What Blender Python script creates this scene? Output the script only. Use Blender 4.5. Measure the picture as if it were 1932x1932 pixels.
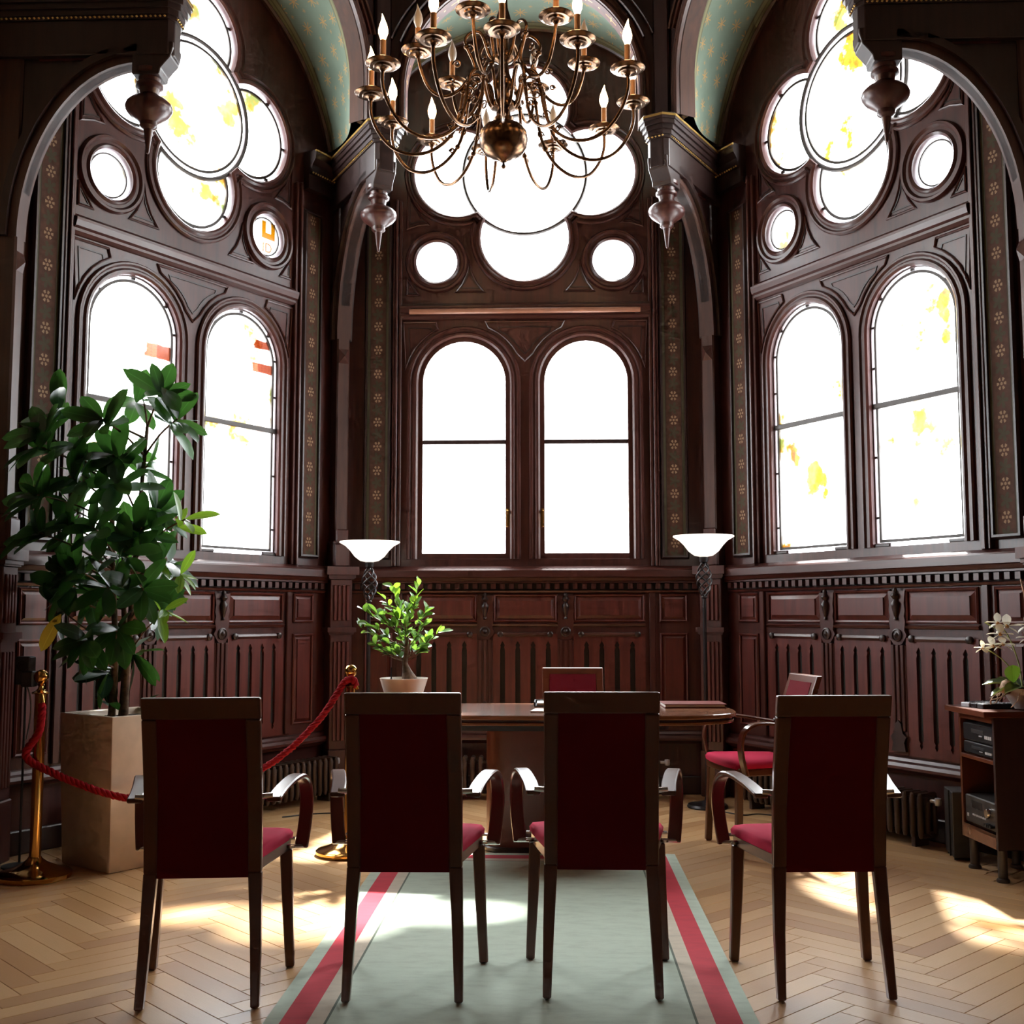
import bpy, bmesh, math, random
from mathutils import Vector, Matrix, Euler
from math import pi, sin, cos, tan, radians, sqrt, atan2
random.seed(7)
scene = bpy.context.scene
for o in list(bpy.data.objects):
    bpy.data.objects.remove(o)
COL = scene.collection

# ------------------------------------------------------------------ camera
CAM = Vector((0.200, -5.54, 1.2))
PITCH, YAW, ROLL, FPX = radians(5.145), radians(-2.127), radians(0.046), 2150.0
cd = bpy.data.cameras.new('camera')
cd.sensor_width = 36.0
cd.lens = FPX / 1932.0 * 36.0
cd.clip_start = 0.05
camera = bpy.data.objects.new('camera', cd)
COL.objects.link(camera)
_c, _s = cos(YAW), sin(YAW)
_r = Vector((_c, -_s, 0)); _f = Vector((_s, _c, 0)); _u = Vector((0, 0, 1))
_f2 = _f * cos(PITCH) + _u * sin(PITCH)
_u2 = -_f * sin(PITCH) + _u * cos(PITCH)
_r3 = _r * cos(ROLL) - _u2 * sin(ROLL)
_u3 = _r * sin(ROLL) + _u2 * cos(ROLL)
_m = Matrix((( _r3.x, _u3.x, -_f2.x, CAM.x), (_r3.y, _u3.y, -_f2.y, CAM.y), (_r3.z, _u3.z, -_f2.z, CAM.z), (0, 0, 0, 1)))
camera.matrix_world = _m
scene.camera = camera

def proj(p):
    q = camera.matrix_world.inverted() @ Vector(p)
    return 966 + FPX * q.x / -q.z, 966 - FPX * q.y / -q.z, -q.z

# ------------------------------------------------------------------ world, sun, exposure
SKY = 7.0
SUN = 13.0
world = bpy.data.worlds.new('world'); scene.world = world
world.use_nodes = True
bg = world.node_tree.nodes['Background']
bg.inputs[0].default_value = (0.97, 0.985, 1.0, 1); bg.inputs[1].default_value = SKY
SUN_DIR = Vector((-0.69, -3.265, -4.346)).normalized()
sl = bpy.data.lights.new('sun', 'SUN'); sl.energy = SUN; sl.angle = radians(2.2); sl.color = (1.0, 0.95, 0.88)
so = bpy.data.objects.new('sun', sl); COL.objects.link(so)
so.rotation_euler = SUN_DIR.to_track_quat('-Z', 'Y').to_euler()
vs = scene.view_settings
vs.view_transform = 'Standard'; vs.look = 'None'; vs.gamma = 1.0; vs.exposure = 1.75; vs.use_curve_mapping = False
scene.cycles.use_denoising = True
scene.cycles.max_bounces = 7
scene.cycles.diffuse_bounces = 4
scene.cycles.glossy_bounces = 3
scene.cycles.transmission_bounces = 4
scene.cycles.transparent_max_bounces = 12
scene.cycles.use_adaptive_sampling = True
scene.cycles.adaptive_threshold = 0.04
scene.cycles.adaptive_min_samples = 12
scene.cycles.sample_clamp_indirect = 6.0
scene.cycles.caustics_reflective = False
scene.cycles.caustics_refractive = False
# portals that only guide the sampling of the sky through the three windows
for k in (90, 150, 30):
    pl = bpy.data.lights.new('window_portal', 'AREA'); pl.shape = 'RECTANGLE'; pl.size = 1.9; pl.size_y = 3.9
    pl.cycles.is_portal = True
    po = bpy.data.objects.new('window_portal', pl); COL.objects.link(po)
    a = radians(k)
    po.location = (2.50 * cos(a), 2.50 * sin(a), 3.32)
    po.rotation_euler = Vector((-cos(a), -sin(a), 0)).to_track_quat('-Z', 'Y').to_euler()

# ------------------------------------------------------------------ geometry helpers
class MB:
    def __init__(s): s.v = []; s.f = []; s.uv = None
    def add(s, vs, fs):
        b = len(s.v); s.v += [tuple(v) for v in vs]; s.f += [tuple(i + b for i in f) for f in fs]; return s
    def box(s, x0, x1, y0, y1, z0, z1):
        return s.add([(x0,y0,z0),(x1,y0,z0),(x1,y1,z0),(x0,y1,z0),(x0,y0,z1),(x1,y0,z1),(x1,y1,z1),(x0,y1,z1)],
                     [(3,2,1,0),(4,5,6,7),(0,1,5,4),(1,2,6,5),(2,3,7,6),(3,0,4,7)])
    def prism(s, poly, t0, t1, axis):
        """poly of 2D points extruded along axis ('x': (y,z); 'y': (x,z); 'z': (x,y))"""
        n = len(poly)
        mk = {'x': lambda p, t: (t, p[0], p[1]), 'y': lambda p, t: (p[0], t, p[1]), 'z': lambda p, t: (p[0], p[1], t)}[axis]
        vs = [mk(p, t0) for p in poly] + [mk(p, t1) for p in poly]
        fs = [tuple(range(n))[::-1], tuple(range(n, 2*n))] + [(i, (i+1) % n, n + (i+1) % n, n + i) for i in range(n)]
        return s.add(vs, fs)
    def lathe(s, prof, c=(0,0,0), n=24, a0=0, a1=2*pi):
        full = abs(a1 - a0 - 2*pi) < 1e-6
        m = n if full else n + 1
        vs = []
        for r, z in prof:
            for i in range(m):
                a = a0 + (a1 - a0) * i / n
                vs.append((c[0] + max(r, 1e-4) * cos(a), c[1] + max(r, 1e-4) * sin(a), c[2] + z))
        fs = []
        for j in range(len(prof) - 1):
            for i in range(n):
                i2 = (i + 1) % m
                fs.append((j*m+i, j*m+i2, (j+1)*m+i2, (j+1)*m+i))
        if full:
            fs.append(tuple(range(m))[::-1]); fs.append(tuple((len(prof)-1)*m + i for i in range(m)))
        return s.add(vs, fs)
    def tube(s, path, rad, n=8, caps=True, closed=False):
        P = [Vector(p) for p in path]; N = len(P)
        R = rad if isinstance(rad, (list, tuple)) else [rad] * N
        t0 = (P[1] - P[0]).normalized()
        nrm = t0.orthogonal().normalized(); vs = []
        for i in range(N):
            if closed: t = (P[(i+1) % N] - P[i-1]).normalized()
            else: t = (P[min(i+1, N-1)] - P[max(i-1, 0)]).normalized()
            nrm = (nrm - t * nrm.dot(t)).normalized(); b = t.cross(nrm)
            for k in range(n):
                a = 2*pi*k/n
                vs.append(P[i] + (nrm * cos(a) + b * sin(a)) * R[i])
        fs = []
        for i in range(N if closed else N - 1):
            for k in range(n):
                i2 = (i+1) % N
                fs.append((i*n+k, i*n+(k+1) % n, i2*n+(k+1) % n, i2*n+k))
        if caps and not closed:
            fs.append(tuple(range(n))[::-1]); fs.append(tuple((N-1)*n + k for k in range(n)))
        return s.add(vs, fs)
    def band(s, path, wdir, w, t):
        """rectangular section swept along a 3D path; wdir: width direction (or list)"""
        P = [Vector(p) for p in path]; N = len(P); vs = []
        for i in range(N):
            tg = (P[min(i+1, N-1)] - P[max(i-1, 0)]).normalized()
            wd = Vector(wdir[i] if isinstance(wdir, list) else wdir)
            wd = (wd - tg * wd.dot(tg)).normalized(); nn = tg.cross(wd)
            ww = w[i] if isinstance(w, list) else w
            for a, b in ((-1,-1),(1,-1),(1,1),(-1,1)):
                vs.append(P[i] + wd * a * ww/2 + nn * b * t/2)
        fs = [(3,2,1,0), tuple((N-1)*4 + k for k in range(4))]
        for i in range(N-1):
            for k in range(4): fs.append((i*4+k, i*4+(k+1) % 4, i*4+4+(k+1) % 4, i*4+4+k))
        return s.add(vs, fs)
    def sweep(s, path, prof, closed, y0=0.0, sign=1):
        """profile (n,h) swept along (u,z) path lying in the wall plane; n = outward in plane, h = towards the room"""
        N = len(path); P = [Vector((p[0], p[1])) for p in path]; m = len(prof); vs = []
        def nrm(a, b):
            t = (b - a).normalized(); return Vector((t.y, -t.x)) * sign
        for i in range(N):
            if closed or 0 < i < N-1:
                n1 = nrm(P[i-1], P[i]); n2 = nrm(P[i], P[(i+1) % N])
                n = (n1 + n2); n = n.normalized() if n.length > 1e-6 else n1
                k = 1 / max(0.35, n.dot(n1))
            elif i == 0: n = nrm(P[0], P[1]); k = 1
            else: n = nrm(P[-2], P[-1]); k = 1
            for a, h in prof:
                q = P[i] + n * a * k
                vs.append((q.x, y0 - h, q.y))
        fs = []
        for i in range(N if closed else N-1):
            i2 = (i+1) % N
            for k in range(m): fs.append((i*m+k, i*m+(k+1) % m, i2*m+(k+1) % m, i2*m+k))
        if not closed:
            fs.append(tuple(range(m))[::-1]); fs.append(tuple((N-1)*m+k for k in range(m)))
        return s.add(vs, fs)
    def mesh(s, name, mat, bevel=0, smooth=None, seg=1):
        me = bpy.data.meshes.new(name); me.from_pydata(s.v, [], s.f)
        bm = bmesh.new(); bm.from_mesh(me)
        bmesh.ops.recalc_face_normals(bm, faces=bm.faces)
        if bevel:
            es = [e for e in bm.edges if len(e.link_faces) == 2 and e.calc_face_angle(0) > radians(28)]
            bmesh.ops.bevel(bm, geom=es, offset=bevel, segments=seg, affect='EDGES', profile=0.5, clamp_overlap=True)
        bm.to_mesh(me); bm.free()
        me.materials.append(mat)
        if smooth is not None:
            me.shade_smooth(); me.set_sharp_from_angle(angle=radians(smooth))
        return me
    def build(s, name, mat, parent=None, bevel=0, smooth=None, seg=1, loc=None, rot=None):
        return link(name, s.mesh(name, mat, bevel, smooth, seg), parent, loc, rot)

def link(name, me, parent=None, loc=None, rot=None):
    o = bpy.data.objects.new(name, me); COL.objects.link(o)
    if parent: o.parent = parent
    if loc is not None: o.location = loc
    if rot is not None: o.rotation_euler = rot
    return o
def empty(name, loc=(0,0,0), rz=0.0):
    o = bpy.data.objects.new(name, None); COL.objects.link(o); o.location = loc; o.rotation_euler = (0,0,rz); o.empty_display_size = 0.1
    return o
def tag(o, label=None, cat=None, group=None, kind=None):
    if label: o['label'] = label
    if cat: o['category'] = cat
    if group: o['group'] = group
    if kind: o['kind'] = kind
    return o
def thing(name, label, cat, loc=(0,0,0), rz=0.0, group=None): return tag(empty(name, loc, rz), label, cat, group)
def copy_tree(o, parent=None):
    c = o.copy(); COL.objects.link(c); c.parent = parent
    for ch in list(o.children): copy_tree(ch, c)
    return c

def plate_mesh(name, outline, holes, y0, y1, mat, smooth=None):
    """flat board in the wall plane: outline and holes are (u,z) loops, it spans y0..y1"""
    cu = bpy.data.curves.new('tmp', 'CURVE'); cu.dimensions = '2D'; cu.fill_mode = 'BOTH'; cu.extrude = abs(y1 - y0) / 2
    for loop in [outline] + list(holes):
        sp = cu.splines.new('POLY'); sp.points.add(len(loop) - 1)
        for p, (u, z) in zip(sp.points, loop): p.co = (u, z, 0, 1)
        sp.use_cyclic_u = True
    ob = bpy.data.objects.new('tmp', cu); COL.objects.link(ob)
    dg = bpy.context.evaluated_depsgraph_get()
    me = bpy.data.meshes.new_from_object(ob.evaluated_get(dg))
    bpy.data.objects.remove(ob); bpy.data.curves.remove(cu)
    ym = (y0 + y1) / 2
    for v in me.vertices:
        x, y, z = v.co; v.co = (x, ym - z, y)
    me.name = name; me.materials.clear(); me.materials.append(mat)
    for p in me.polygons: p.use_smooth = False
    if smooth is not None:
        me.shade_smooth(); me.set_sharp_from_angle(angle=radians(smooth))
    return me
def plate(name, outline, holes, y0, y1, mat, parent=None, smooth=None): return link(name, plate_mesh(name, outline, holes, y0, y1, mat, smooth), parent)

def arc(cx, cz, r, a0, a1, n):
    return [(cx + r*cos(radians(a0 + (a1-a0)*i/n)), cz + r*sin(radians(a0 + (a1-a0)*i/n))) for i in range(n+1)]
def circle(cx, cz, r, n=48): return arc(cx, cz, r, 0, 360, n)[:-1]
def rect(u0, u1, z0, z1): return [(u0,z0),(u1,z0),(u1,z1),(u0,z1)]
def bez(pts, n=8):
    """Catmull-Rom through points (any dimension)"""
    P = [Vector(p) for p in pts]; out = []
    for i in range(len(P)-1):
        p0 = P[max(i-1,0)]; p1 = P[i]; p2 = P[i+1]; p3 = P[min(i+2,len(P)-1)]
        for k in range(n):
            t = k/n
            out.append(0.5*((2*p1)+(p2-p0)*t+(2*p0-5*p1+4*p2-p3)*t*t+(3*p1-p0-3*p2+p3)*t**3))
    out.append(P[-1]); return out
def map_uv(me, fn):
    uv = me.uv_layers.new(name='UVMap')
    for l in me.loops: uv.data[l.index].uv = fn(me.vertices[l.vertex_index].co)

# ------------------------------------------------------------------ materials
class NT:
    def __init__(s, name):
        s.m = bpy.data.materials.new(name); s.m.use_nodes = True; s.t = s.m.node_tree
        s.p = s.t.nodes['Principled BSDF']; s.out = s.t.nodes['Material Output']
    def n(s, typ, **kw):
        nd = s.t.nodes.new(typ)
        for k, v in kw.items():
            if k in nd.inputs: 
                if isinstance(v, bpy.types.NodeSocket): s.t.links.new(v, nd.inputs[k])
                else: nd.inputs[k].default_value = v
            else: setattr(nd, k, v)
        return nd
    def l(s, a, b): s.t.links.new(a, b)
    def math(s, op, a, b=None, clamp=False):
        nd = s.t.nodes.new('ShaderNodeMath'); nd.operation = op; nd.use_clamp = clamp
        for i, v in enumerate((a, b)):
            if v is None: continue
            if isinstance(v, bpy.types.NodeSocket): s.l(v, nd.inputs[i])
            else: nd.inputs[i].default_value = v
        return nd.outputs[0]
    def mix(s, fac, a, b):
        nd = s.t.nodes.new('ShaderNodeMix'); nd.data_type = 'RGBA'
        for i, v in ((0, fac), (6, a), (7, b)):
            if isinstance(v, bpy.types.NodeSocket): s.l(v, nd.inputs[i])
            elif i == 0: nd.inputs[0].default_value = v
            else: nd.inputs[i].default_value = (*v, 1)
        return nd.outputs[2]
    def ramp(s, fac, stops):
        nd = s.t.nodes.new('ShaderNodeValToRGB'); s.l(fac, nd.inputs[0])
        e = nd.color_ramp.elements
        while len(e) < len(stops): e.new(0.5)
        for el, (p, c) in zip(e, stops): el.position = p; el.color = (*c, 1) if len(c) == 3 else c
        return nd.outputs[0]
    def coord(s, kind='Object', scale=(1,1,1)):
        tc = s.t.nodes.new('ShaderNodeTexCoord'); mp = s.t.nodes.new('ShaderNodeMapping'); mp.inputs['Scale'].default_value = scale
        s.l(tc.outputs[kind], mp.inputs[0]); return mp.outputs[0]
    def noise(s, vec, scale=5, detail=4, rough=.5):
        nd = s.n('ShaderNodeTexNoise', Scale=scale, Detail=detail, Roughness=rough); s.l(vec, nd.inputs['Vector']); return nd.outputs[0]
    def bump(s, h, strength=.2, dist=.01):
        b = s.n('ShaderNodeBump', Strength=strength, Distance=dist); s.l(h, b.inputs['Height']); s.l(b.outputs[0], s.p.inputs['Normal'])
    def setc(s, c):
        if isinstance(c, bpy.types.NodeSocket): s.l(c, s.p.inputs['Base Color'])
        else: s.p.inputs['Base Color'].default_value = (*c, 1)
    def setv(s, **kw):
        for k, v in kw.items():
            k = k.replace('_', ' ')
            if isinstance(v, bpy.types.NodeSocket): s.l(v, s.p.inputs[k])
            else: s.p.inputs[k].default_value = v

def plain(name, c, rough=.5, metal=0.0, var=.06, scale=14, **kw):
    t = NT(name); v = t.noise(t.coord('Object'), scale, 3)
    lo = tuple(x*(1-var*2) for x in c); hi = tuple(min(1, x*(1+var*2)) for x in c)
    t.setc(t.ramp(v, [(.3, lo), (.7, hi)])); t.setv(Roughness=rough, Metallic=metal, **kw); return t.m
def wood(name, c, rough=.36, axis='z', grain=1.0, var=.35, coat=.25, rnd=.0, rv=.18, cr=.22, blotch=.35):
    t = NT(name)
    sc = {'z': (26, 26, 2.2), 'x': (2.2, 26, 26), 'y': (26, 2.2, 26)}[axis]
    co = t.coord('Object', sc)
    if rnd:
        oi = t.n('ShaderNodeObjectInfo'); ad = t.n('ShaderNodeVectorMath', operation='ADD'); t.l(co, ad.inputs[0])
        sc2 = t.n('ShaderNodeVectorMath', operation='SCALE'); cm = t.n('ShaderNodeCombineXYZ'); t.l(oi.outputs['Random'], cm.inputs[0]); t.l(oi.outputs['Random'], cm.inputs[1]); t.l(oi.outputs['Random'], cm.inputs[2])
        t.l(cm.outputs[0], sc2.inputs[0]); sc2.inputs['Scale'].default_value = 57.0; t.l(sc2.outputs[0], ad.inputs[1]); co = ad.outputs[0]
    g = t.noise(co, 1.0*grain, 3, .6)
    g2 = t.noise(t.coord('Object', (3,3,3)), 1.0, 1)
    lo = tuple(x*(1-var) for x in c); hi = tuple(min(1, x*(1+var)) for x in c)
    col = t.ramp(g, [(.3, lo), (.72, hi)])
    col = t.mix(t.math('MULTIPLY', g2, blotch), col, tuple(x*.55 for x in c))
    if rnd:
        br = t.math('ADD', t.math('MULTIPLY', oi.outputs['Random'], rnd*2), 1-rnd)
        hs = t.n('ShaderNodeHueSaturation'); t.l(br, hs.inputs['Value']); t.l(col, hs.inputs['Color']); col = hs.outputs[0]
    t.setc(col); t.setv(Roughness=t.math('ADD', t.math('MULTIPLY', g, rv), rough-rv/2), **{'Coat_Weight': coat, 'Coat_Roughness': cr})
    return t.m

M = {}
M['wood'] = wood('panel_wood', (.070, .018, .013), .38)
M['woodx'] = wood('panel_wood_horizontal', (.070, .018, .013), .36, 'x')
M['wood_dark'] = wood('dark_wood', (.030, .012, .010), .42)
M['wood_red'] = wood('red_panel_wood', (.105, .018, .012), .44)
M['wood_brown'] = wood('brown_arch_wood', (.072, .026, .016), .42)
M['soffit'] = wood('matt_soffit_wood', (.075, .030, .018), .7, coat=0)
M['stone'] = plain('outer_stone', (.40, .40, .42), .9)
M['groove'] = plain('groove_paint', (.014, .013, .011), .7)
M['chairwood'] = wood('chair_wood', (.105, .027, .010), .30, coat=.3, var=.10, rv=.03, cr=.15, blotch=.1)
M['tablewood'] = wood('table_wood', (.19, .070, .030), .22, 'x', coat=.5, var=.16, rv=.05, cr=.12)
M['colwood'] = wood('table_column_wood', (.135, .028, .012), .34, var=.10, rv=.03, coat=.1)
M['gold'] = plain('gilding', (.62, .40, .12), .35, .8)
M['brass'] = plain('polished_brass', (.62, .33, .09), .12, 1.0, var=.03)
M['bronze'] = plain('aged_bronze', (.15, .080, .042), .26, 1.0, var=.15, scale=30)
M['chrome'] = plain('chrome', (.72, .70, .68), .18, 1.0, var=.02)
M['iron'] = plain('black_iron', (.035, .032, .034), .38, .6)
M['lead'] = plain('lead_came', (.07, .06, .055), .5, .3)
M['black'] = plain('black_plastic', (.018, .018, .02), .42)
M['blackgl'] = plain('black_gloss_plastic', (.022, .022, .024), .22)
M['radiator'] = plain('radiator_paint', (.075, .046, .034), .38, .15)
M['plaster'] = plain('warm_plaster', (.30, .21, .14), .85)
M['ceil'] = plain('ceiling_paint', (.15, .09, .06), .8)
M['potcream'] = plain('cream_gloss_pot', (.66, .53, .42), .16, var=.03)
M['potwhite'] = plain('white_pot', (.80, .72, .64), .28, var=.02)
M['orchidpot'] = plain('grey_clay_pot', (.42, .36, .33), .5)
M['soil'] = plain('soil', (.035, .024, .016), .95, scale=60, var=.35)
M['bark'] = plain('bark', (.13, .075, .045), .85, scale=40, var=.3)
M['stemgreen'] = plain('green_stem', (.30, .34, .10), .6)
M['paper'] = plain('paper', (.80, .78, .74), .7, var=.02)
M['folder'] = plain('dark_red_folder', (.16, .03, .025), .4)
M['silver'] = plain('silver_plastic', (.55, .55, .58), .35, .3)
M['amp'] = plain('anthracite_metal', (.075, .070, .066), .38, .5)
M['grey'] = plain('grey_metal_leg', (.10, .09, .085), .4, .6)
M['root'] = plain('dry_roots', (.52, .36, .25), .9, var=.3, scale=50)
M['base_grey'] = plain('grey_stand_base', (.06, .07, .07), .5)

def m_fabric(name, c):
    t = NT(name); co = t.coord('Object', (420,420,420)); w = t.n('ShaderNodeTexNoise', Scale=1.0, Detail=2.0); t.l(co, w.inputs['Vector'])
    n2 = t.noise(t.coord('Object'), 6, 3)
    col = t.mix(t.math('MULTIPLY', n2, .4), c, tuple(x*.6 for x in c)); t.setc(col)
    t.setv(Roughness=.9); t.p.inputs['Specular IOR Level'].default_value = .2
    return t.m
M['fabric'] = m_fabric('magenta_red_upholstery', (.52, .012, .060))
M['fabric_back'] = m_fabric('shaded_back_upholstery', (.135, .004, .011))  # darker copy of the seat upholstery: shade on the backs put into the colour
M['rope'] = m_fabric('red_rope', (.34, .008, .014))

def m_floor():
    t = NT('oak_parquet'); oi = t.n('ShaderNodeObjectInfo')
    g = t.noise(t.coord('Generated', (3, 26, 2)), 1.6, 5, .6)
    col = t.ramp(oi.outputs['Random'], [(0, (.50,.265,.110)), (.2, (.63,.355,.150)), (.6, (.71,.42,.185)), (1, (.79,.51,.255))])
    col = t.mix(t.math('MULTIPLY', g, .34), col, (.40,.22,.10)); t.setc(col)
    t.setv(Roughness=t.math('ADD', t.math('MULTIPLY', g, .15), .30), Coat_Weight=.6, Coat_Roughness=.27); return t.m
M['parquet'] = m_floor()
def m_floor_joined():
    t = NT('oak_parquet_field'); ge = t.n('ShaderNodeNewGeometry')
    g = t.noise(t.coord('Object', (30, 30, 2)), 1.2, 5, .6)
    col = t.ramp(ge.outputs['Random Per Island'], [(0, (.50,.265,.110)), (.2, (.63,.355,.150)), (.6, (.71,.42,.185)), (1, (.79,.51,.255))])
    col = t.mix(t.math('MULTIPLY', g, .34), col, (.40,.22,.10)); t.setc(col)
    t.setv(Roughness=t.math('ADD', t.math('MULTIPLY', g, .15), .30), Coat_Weight=.6, Coat_Roughness=.27); return t.m
M['parquet_field'] = m_floor_joined()
M['subfloor'] = plain('floor_joints', (.09, .05, .025), .8)

def m_rug(name, c):
    t = NT(name); co = t.coord('Object'); a = t.noise(t.coord('Object', (9, 22, 1)), 1.0, 5, .65); b = t.noise(co, 260, 2)
    st = t.ramp(a, [(.25, tuple(x*.78 for x in c)), (.5, c), (.75, tuple(min(1, x*1.1) for x in c))])
    st = t.mix(t.math('MULTIPLY', b, .35), st, tuple(x*.7 for x in c)); t.setc(st)
    t.setv(Roughness=.95, Sheen_Weight=.2); t.p.inputs['Specular IOR Level'].default_value = .1; return t.m
M['rug_green'] = m_rug('rug_sage_pile', (.54, .63, .52))
M['rug_red'] = m_rug('rug_red_pile', (.60, .040, .065))
M['rug_cream'] = m_rug('rug_cream_pile', (.66, .58, .46))
M['rug_line'] = m_rug('rug_dark_line_pile', (.13, .16, .12))

def m_leaf(name, c1, c2, trans, tw=.38, spots=None):
    t = NT(name); oi = t.n('ShaderNodeObjectInfo'); v = t.noise(t.coord('Object'), 18, 2)
    col = t.mix(oi.outputs['Random'], c1, c2); col = t.mix(t.math('MULTIPLY', v, .3), col, tuple(x*.6 for x in c1)); 
    uvx = t.coord('UV'); sp = t.n('ShaderNodeSeparateXYZ'); t.l(uvx, sp.inputs[0])
    rib = t.math('LESS_THAN', t.math('ABSOLUTE', t.math('SUBTRACT', sp.outputs[0], .5)), .035)
    col = t.mix(t.math('MULTIPLY', rib, .5), col, tuple(min(1, x*2.2+.03) for x in c2))
    t.setc(col); t.setv(Roughness=.3)
    tr = t.n('ShaderNodeBsdfTranslucent'); tr.inputs[0].default_value = (*trans, 1)
    mx = t.n('ShaderNodeMixShader'); mx.inputs[0].default_value = tw; t.l(t.p.outputs[0], mx.inputs[1]); t.l(tr.outputs[0], mx.inputs[2]); t.l(mx.outputs[0], t.out.inputs[0]); return t.m
M['leaf'] = m_leaf('rubber_leaf', (.010, .034, .016), (.020, .062, .022), (.06, .19, .025), .25)
M['leaf_young'] = m_leaf('young_leaf', (.07, .18, .02), (.13, .25, .03), (.24, .42, .03), .42)
M['leaf_yellow'] = m_leaf('yellowed_leaf', (.55, .34, .03), (.60, .40, .05), (.7, .45, .04), .4)
M['leaf_small'] = m_leaf('small_ficus_leaf', (.025, .09, .022), (.07, .18, .03), (.18, .34, .04), .4)
M['leaf_orchid'] = m_leaf('orchid_leaf', (.05, .09, .05), (.10, .16, .04), (.30, .34, .05), .25)
M['petal'] = m_leaf('orchid_petal', (.78, .74, .66), (.82, .80, .72), (.85, .80, .65), .45)
M['petal_core'] = plain('orchid_lip', (.65, .30, .08), .6)

def m_glass(name, tint, amount, seed, thr=.56, white=(.93,.95,.96), band=False, diffuse=.10):
    """leaded art glass: mostly clear, with drifts of stain"""
    t = NT(name); ge = t.n('ShaderNodeNewGeometry')
    mp = t.n('ShaderNodeMapping'); mp.inputs['Location'].default_value = (seed, seed*.7, seed*1.3); t.l(ge.outputs['Position'], mp.inputs[0])
    n1 = t.noise(mp.outputs[0], 2.6, 6, .62); n2 = t.noise(mp.outputs[0], 7.0, 5, .7)
    mask = t.ramp(n1, [(thr, (0,0,0)), (thr+.07, (1,1,1))])
    tc = t.ramp(n2, [(.32, tint[0]), (.47, tint[1]), (.6, tint[2])])
    col = t.mix(t.math('MULTIPLY', mask, amount), white, tc)
    if band:
        sp = t.n('ShaderNodeSeparateXYZ'); t.l(ge.outputs['Position'], sp.inputs[0])
        u = t.math('ADD', t.math('MULTIPLY', sp.outputs[0], .5), t.math('MULTIPLY', sp.outputs[1], .866))
        zz = t.math('ADD', sp.outputs[2], t.math('MULTIPLY', n2, .03))
        dots = t.n('ShaderNodeTexVoronoi', Scale=58.0); t.l(mp.outputs[0], dots.inputs['Vector']); dots.inputs['Randomness'].default_value = .15
        dc = t.mix(t.math('LESS_THAN', dots.outputs['Distance'], .34), (.26,.075,.022), (.22,.03,.006))
        for u0, u1, zc, hw in ((-.32, -.05, 2.755, .040), (.56, .80, 2.965, .026), (.54, .80, 2.81, .030)):
            b1 = t.math('LESS_THAN', t.math('ABSOLUTE', t.math('SUBTRACT', zz, zc)), hw)
            b2 = t.math('LESS_THAN', t.math('ABSOLUTE', t.math('SUBTRACT', t.math('ADD', u, t.math('MULTIPLY', n2, .10)), (u0+u1)/2+.05)), (u1-u0)/2)
            col = t.mix(t.math('MULTIPLY', t.math('MULTIPLY', b1, b2), .9), col, dc)
    tr = t.n('ShaderNodeBsdfTransparent'); t.l(col, tr.inputs[0])
    tl = t.n('ShaderNodeBsdfTranslucent'); t.l(col, tl.inputs[0])
    gl = t.n('ShaderNodeBsdfGlossy'); gl.inputs['Roughness'].default_value = .08
    m1 = t.n('ShaderNodeMixShader'); m1.inputs[0].default_value = diffuse; t.l(tr.outputs[0], m1.inputs[1]); t.l(tl.outputs[0], m1.inputs[2])
    m2 = t.n('ShaderNodeMixShader'); m2.inputs[0].default_value = .03; t.l(m1.outputs[0], m2.inputs[1]); t.l(gl.outputs[0], m2.inputs[2])
    t.l(m2.outputs[0], t.out.inputs[0]); t.t.nodes.remove(t.p); return t.m
YEL = [(.36,.19,.02), (.44,.32,.06), (.25,.30,.08)]
ORA = [(.30,.10,.012), (.38,.24,.03), (.24,.27,.10)]
M['glass_b'] = m_glass('art_glass_back', YEL, .8, 3.1, .64, diffuse=.14)
M['glass_l'] = m_glass('art_glass_left', ORA, .9, 7.7, .55, band=True, diffuse=.20)
M['glass_r'] = m_glass('art_glass_right', ORA, .95, 12.4, .54, diffuse=.20)
M['glass_border'] = m_glass('clear_border_glass', YEL, .0, 1, .9, white=(.97,.97,1.0))
M['glass_orange'] = m_glass('orange_letter_glass', [(.42,.25,.03)]*3, 1.0, 1, .0, white=(.42,.25,.03))

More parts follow.
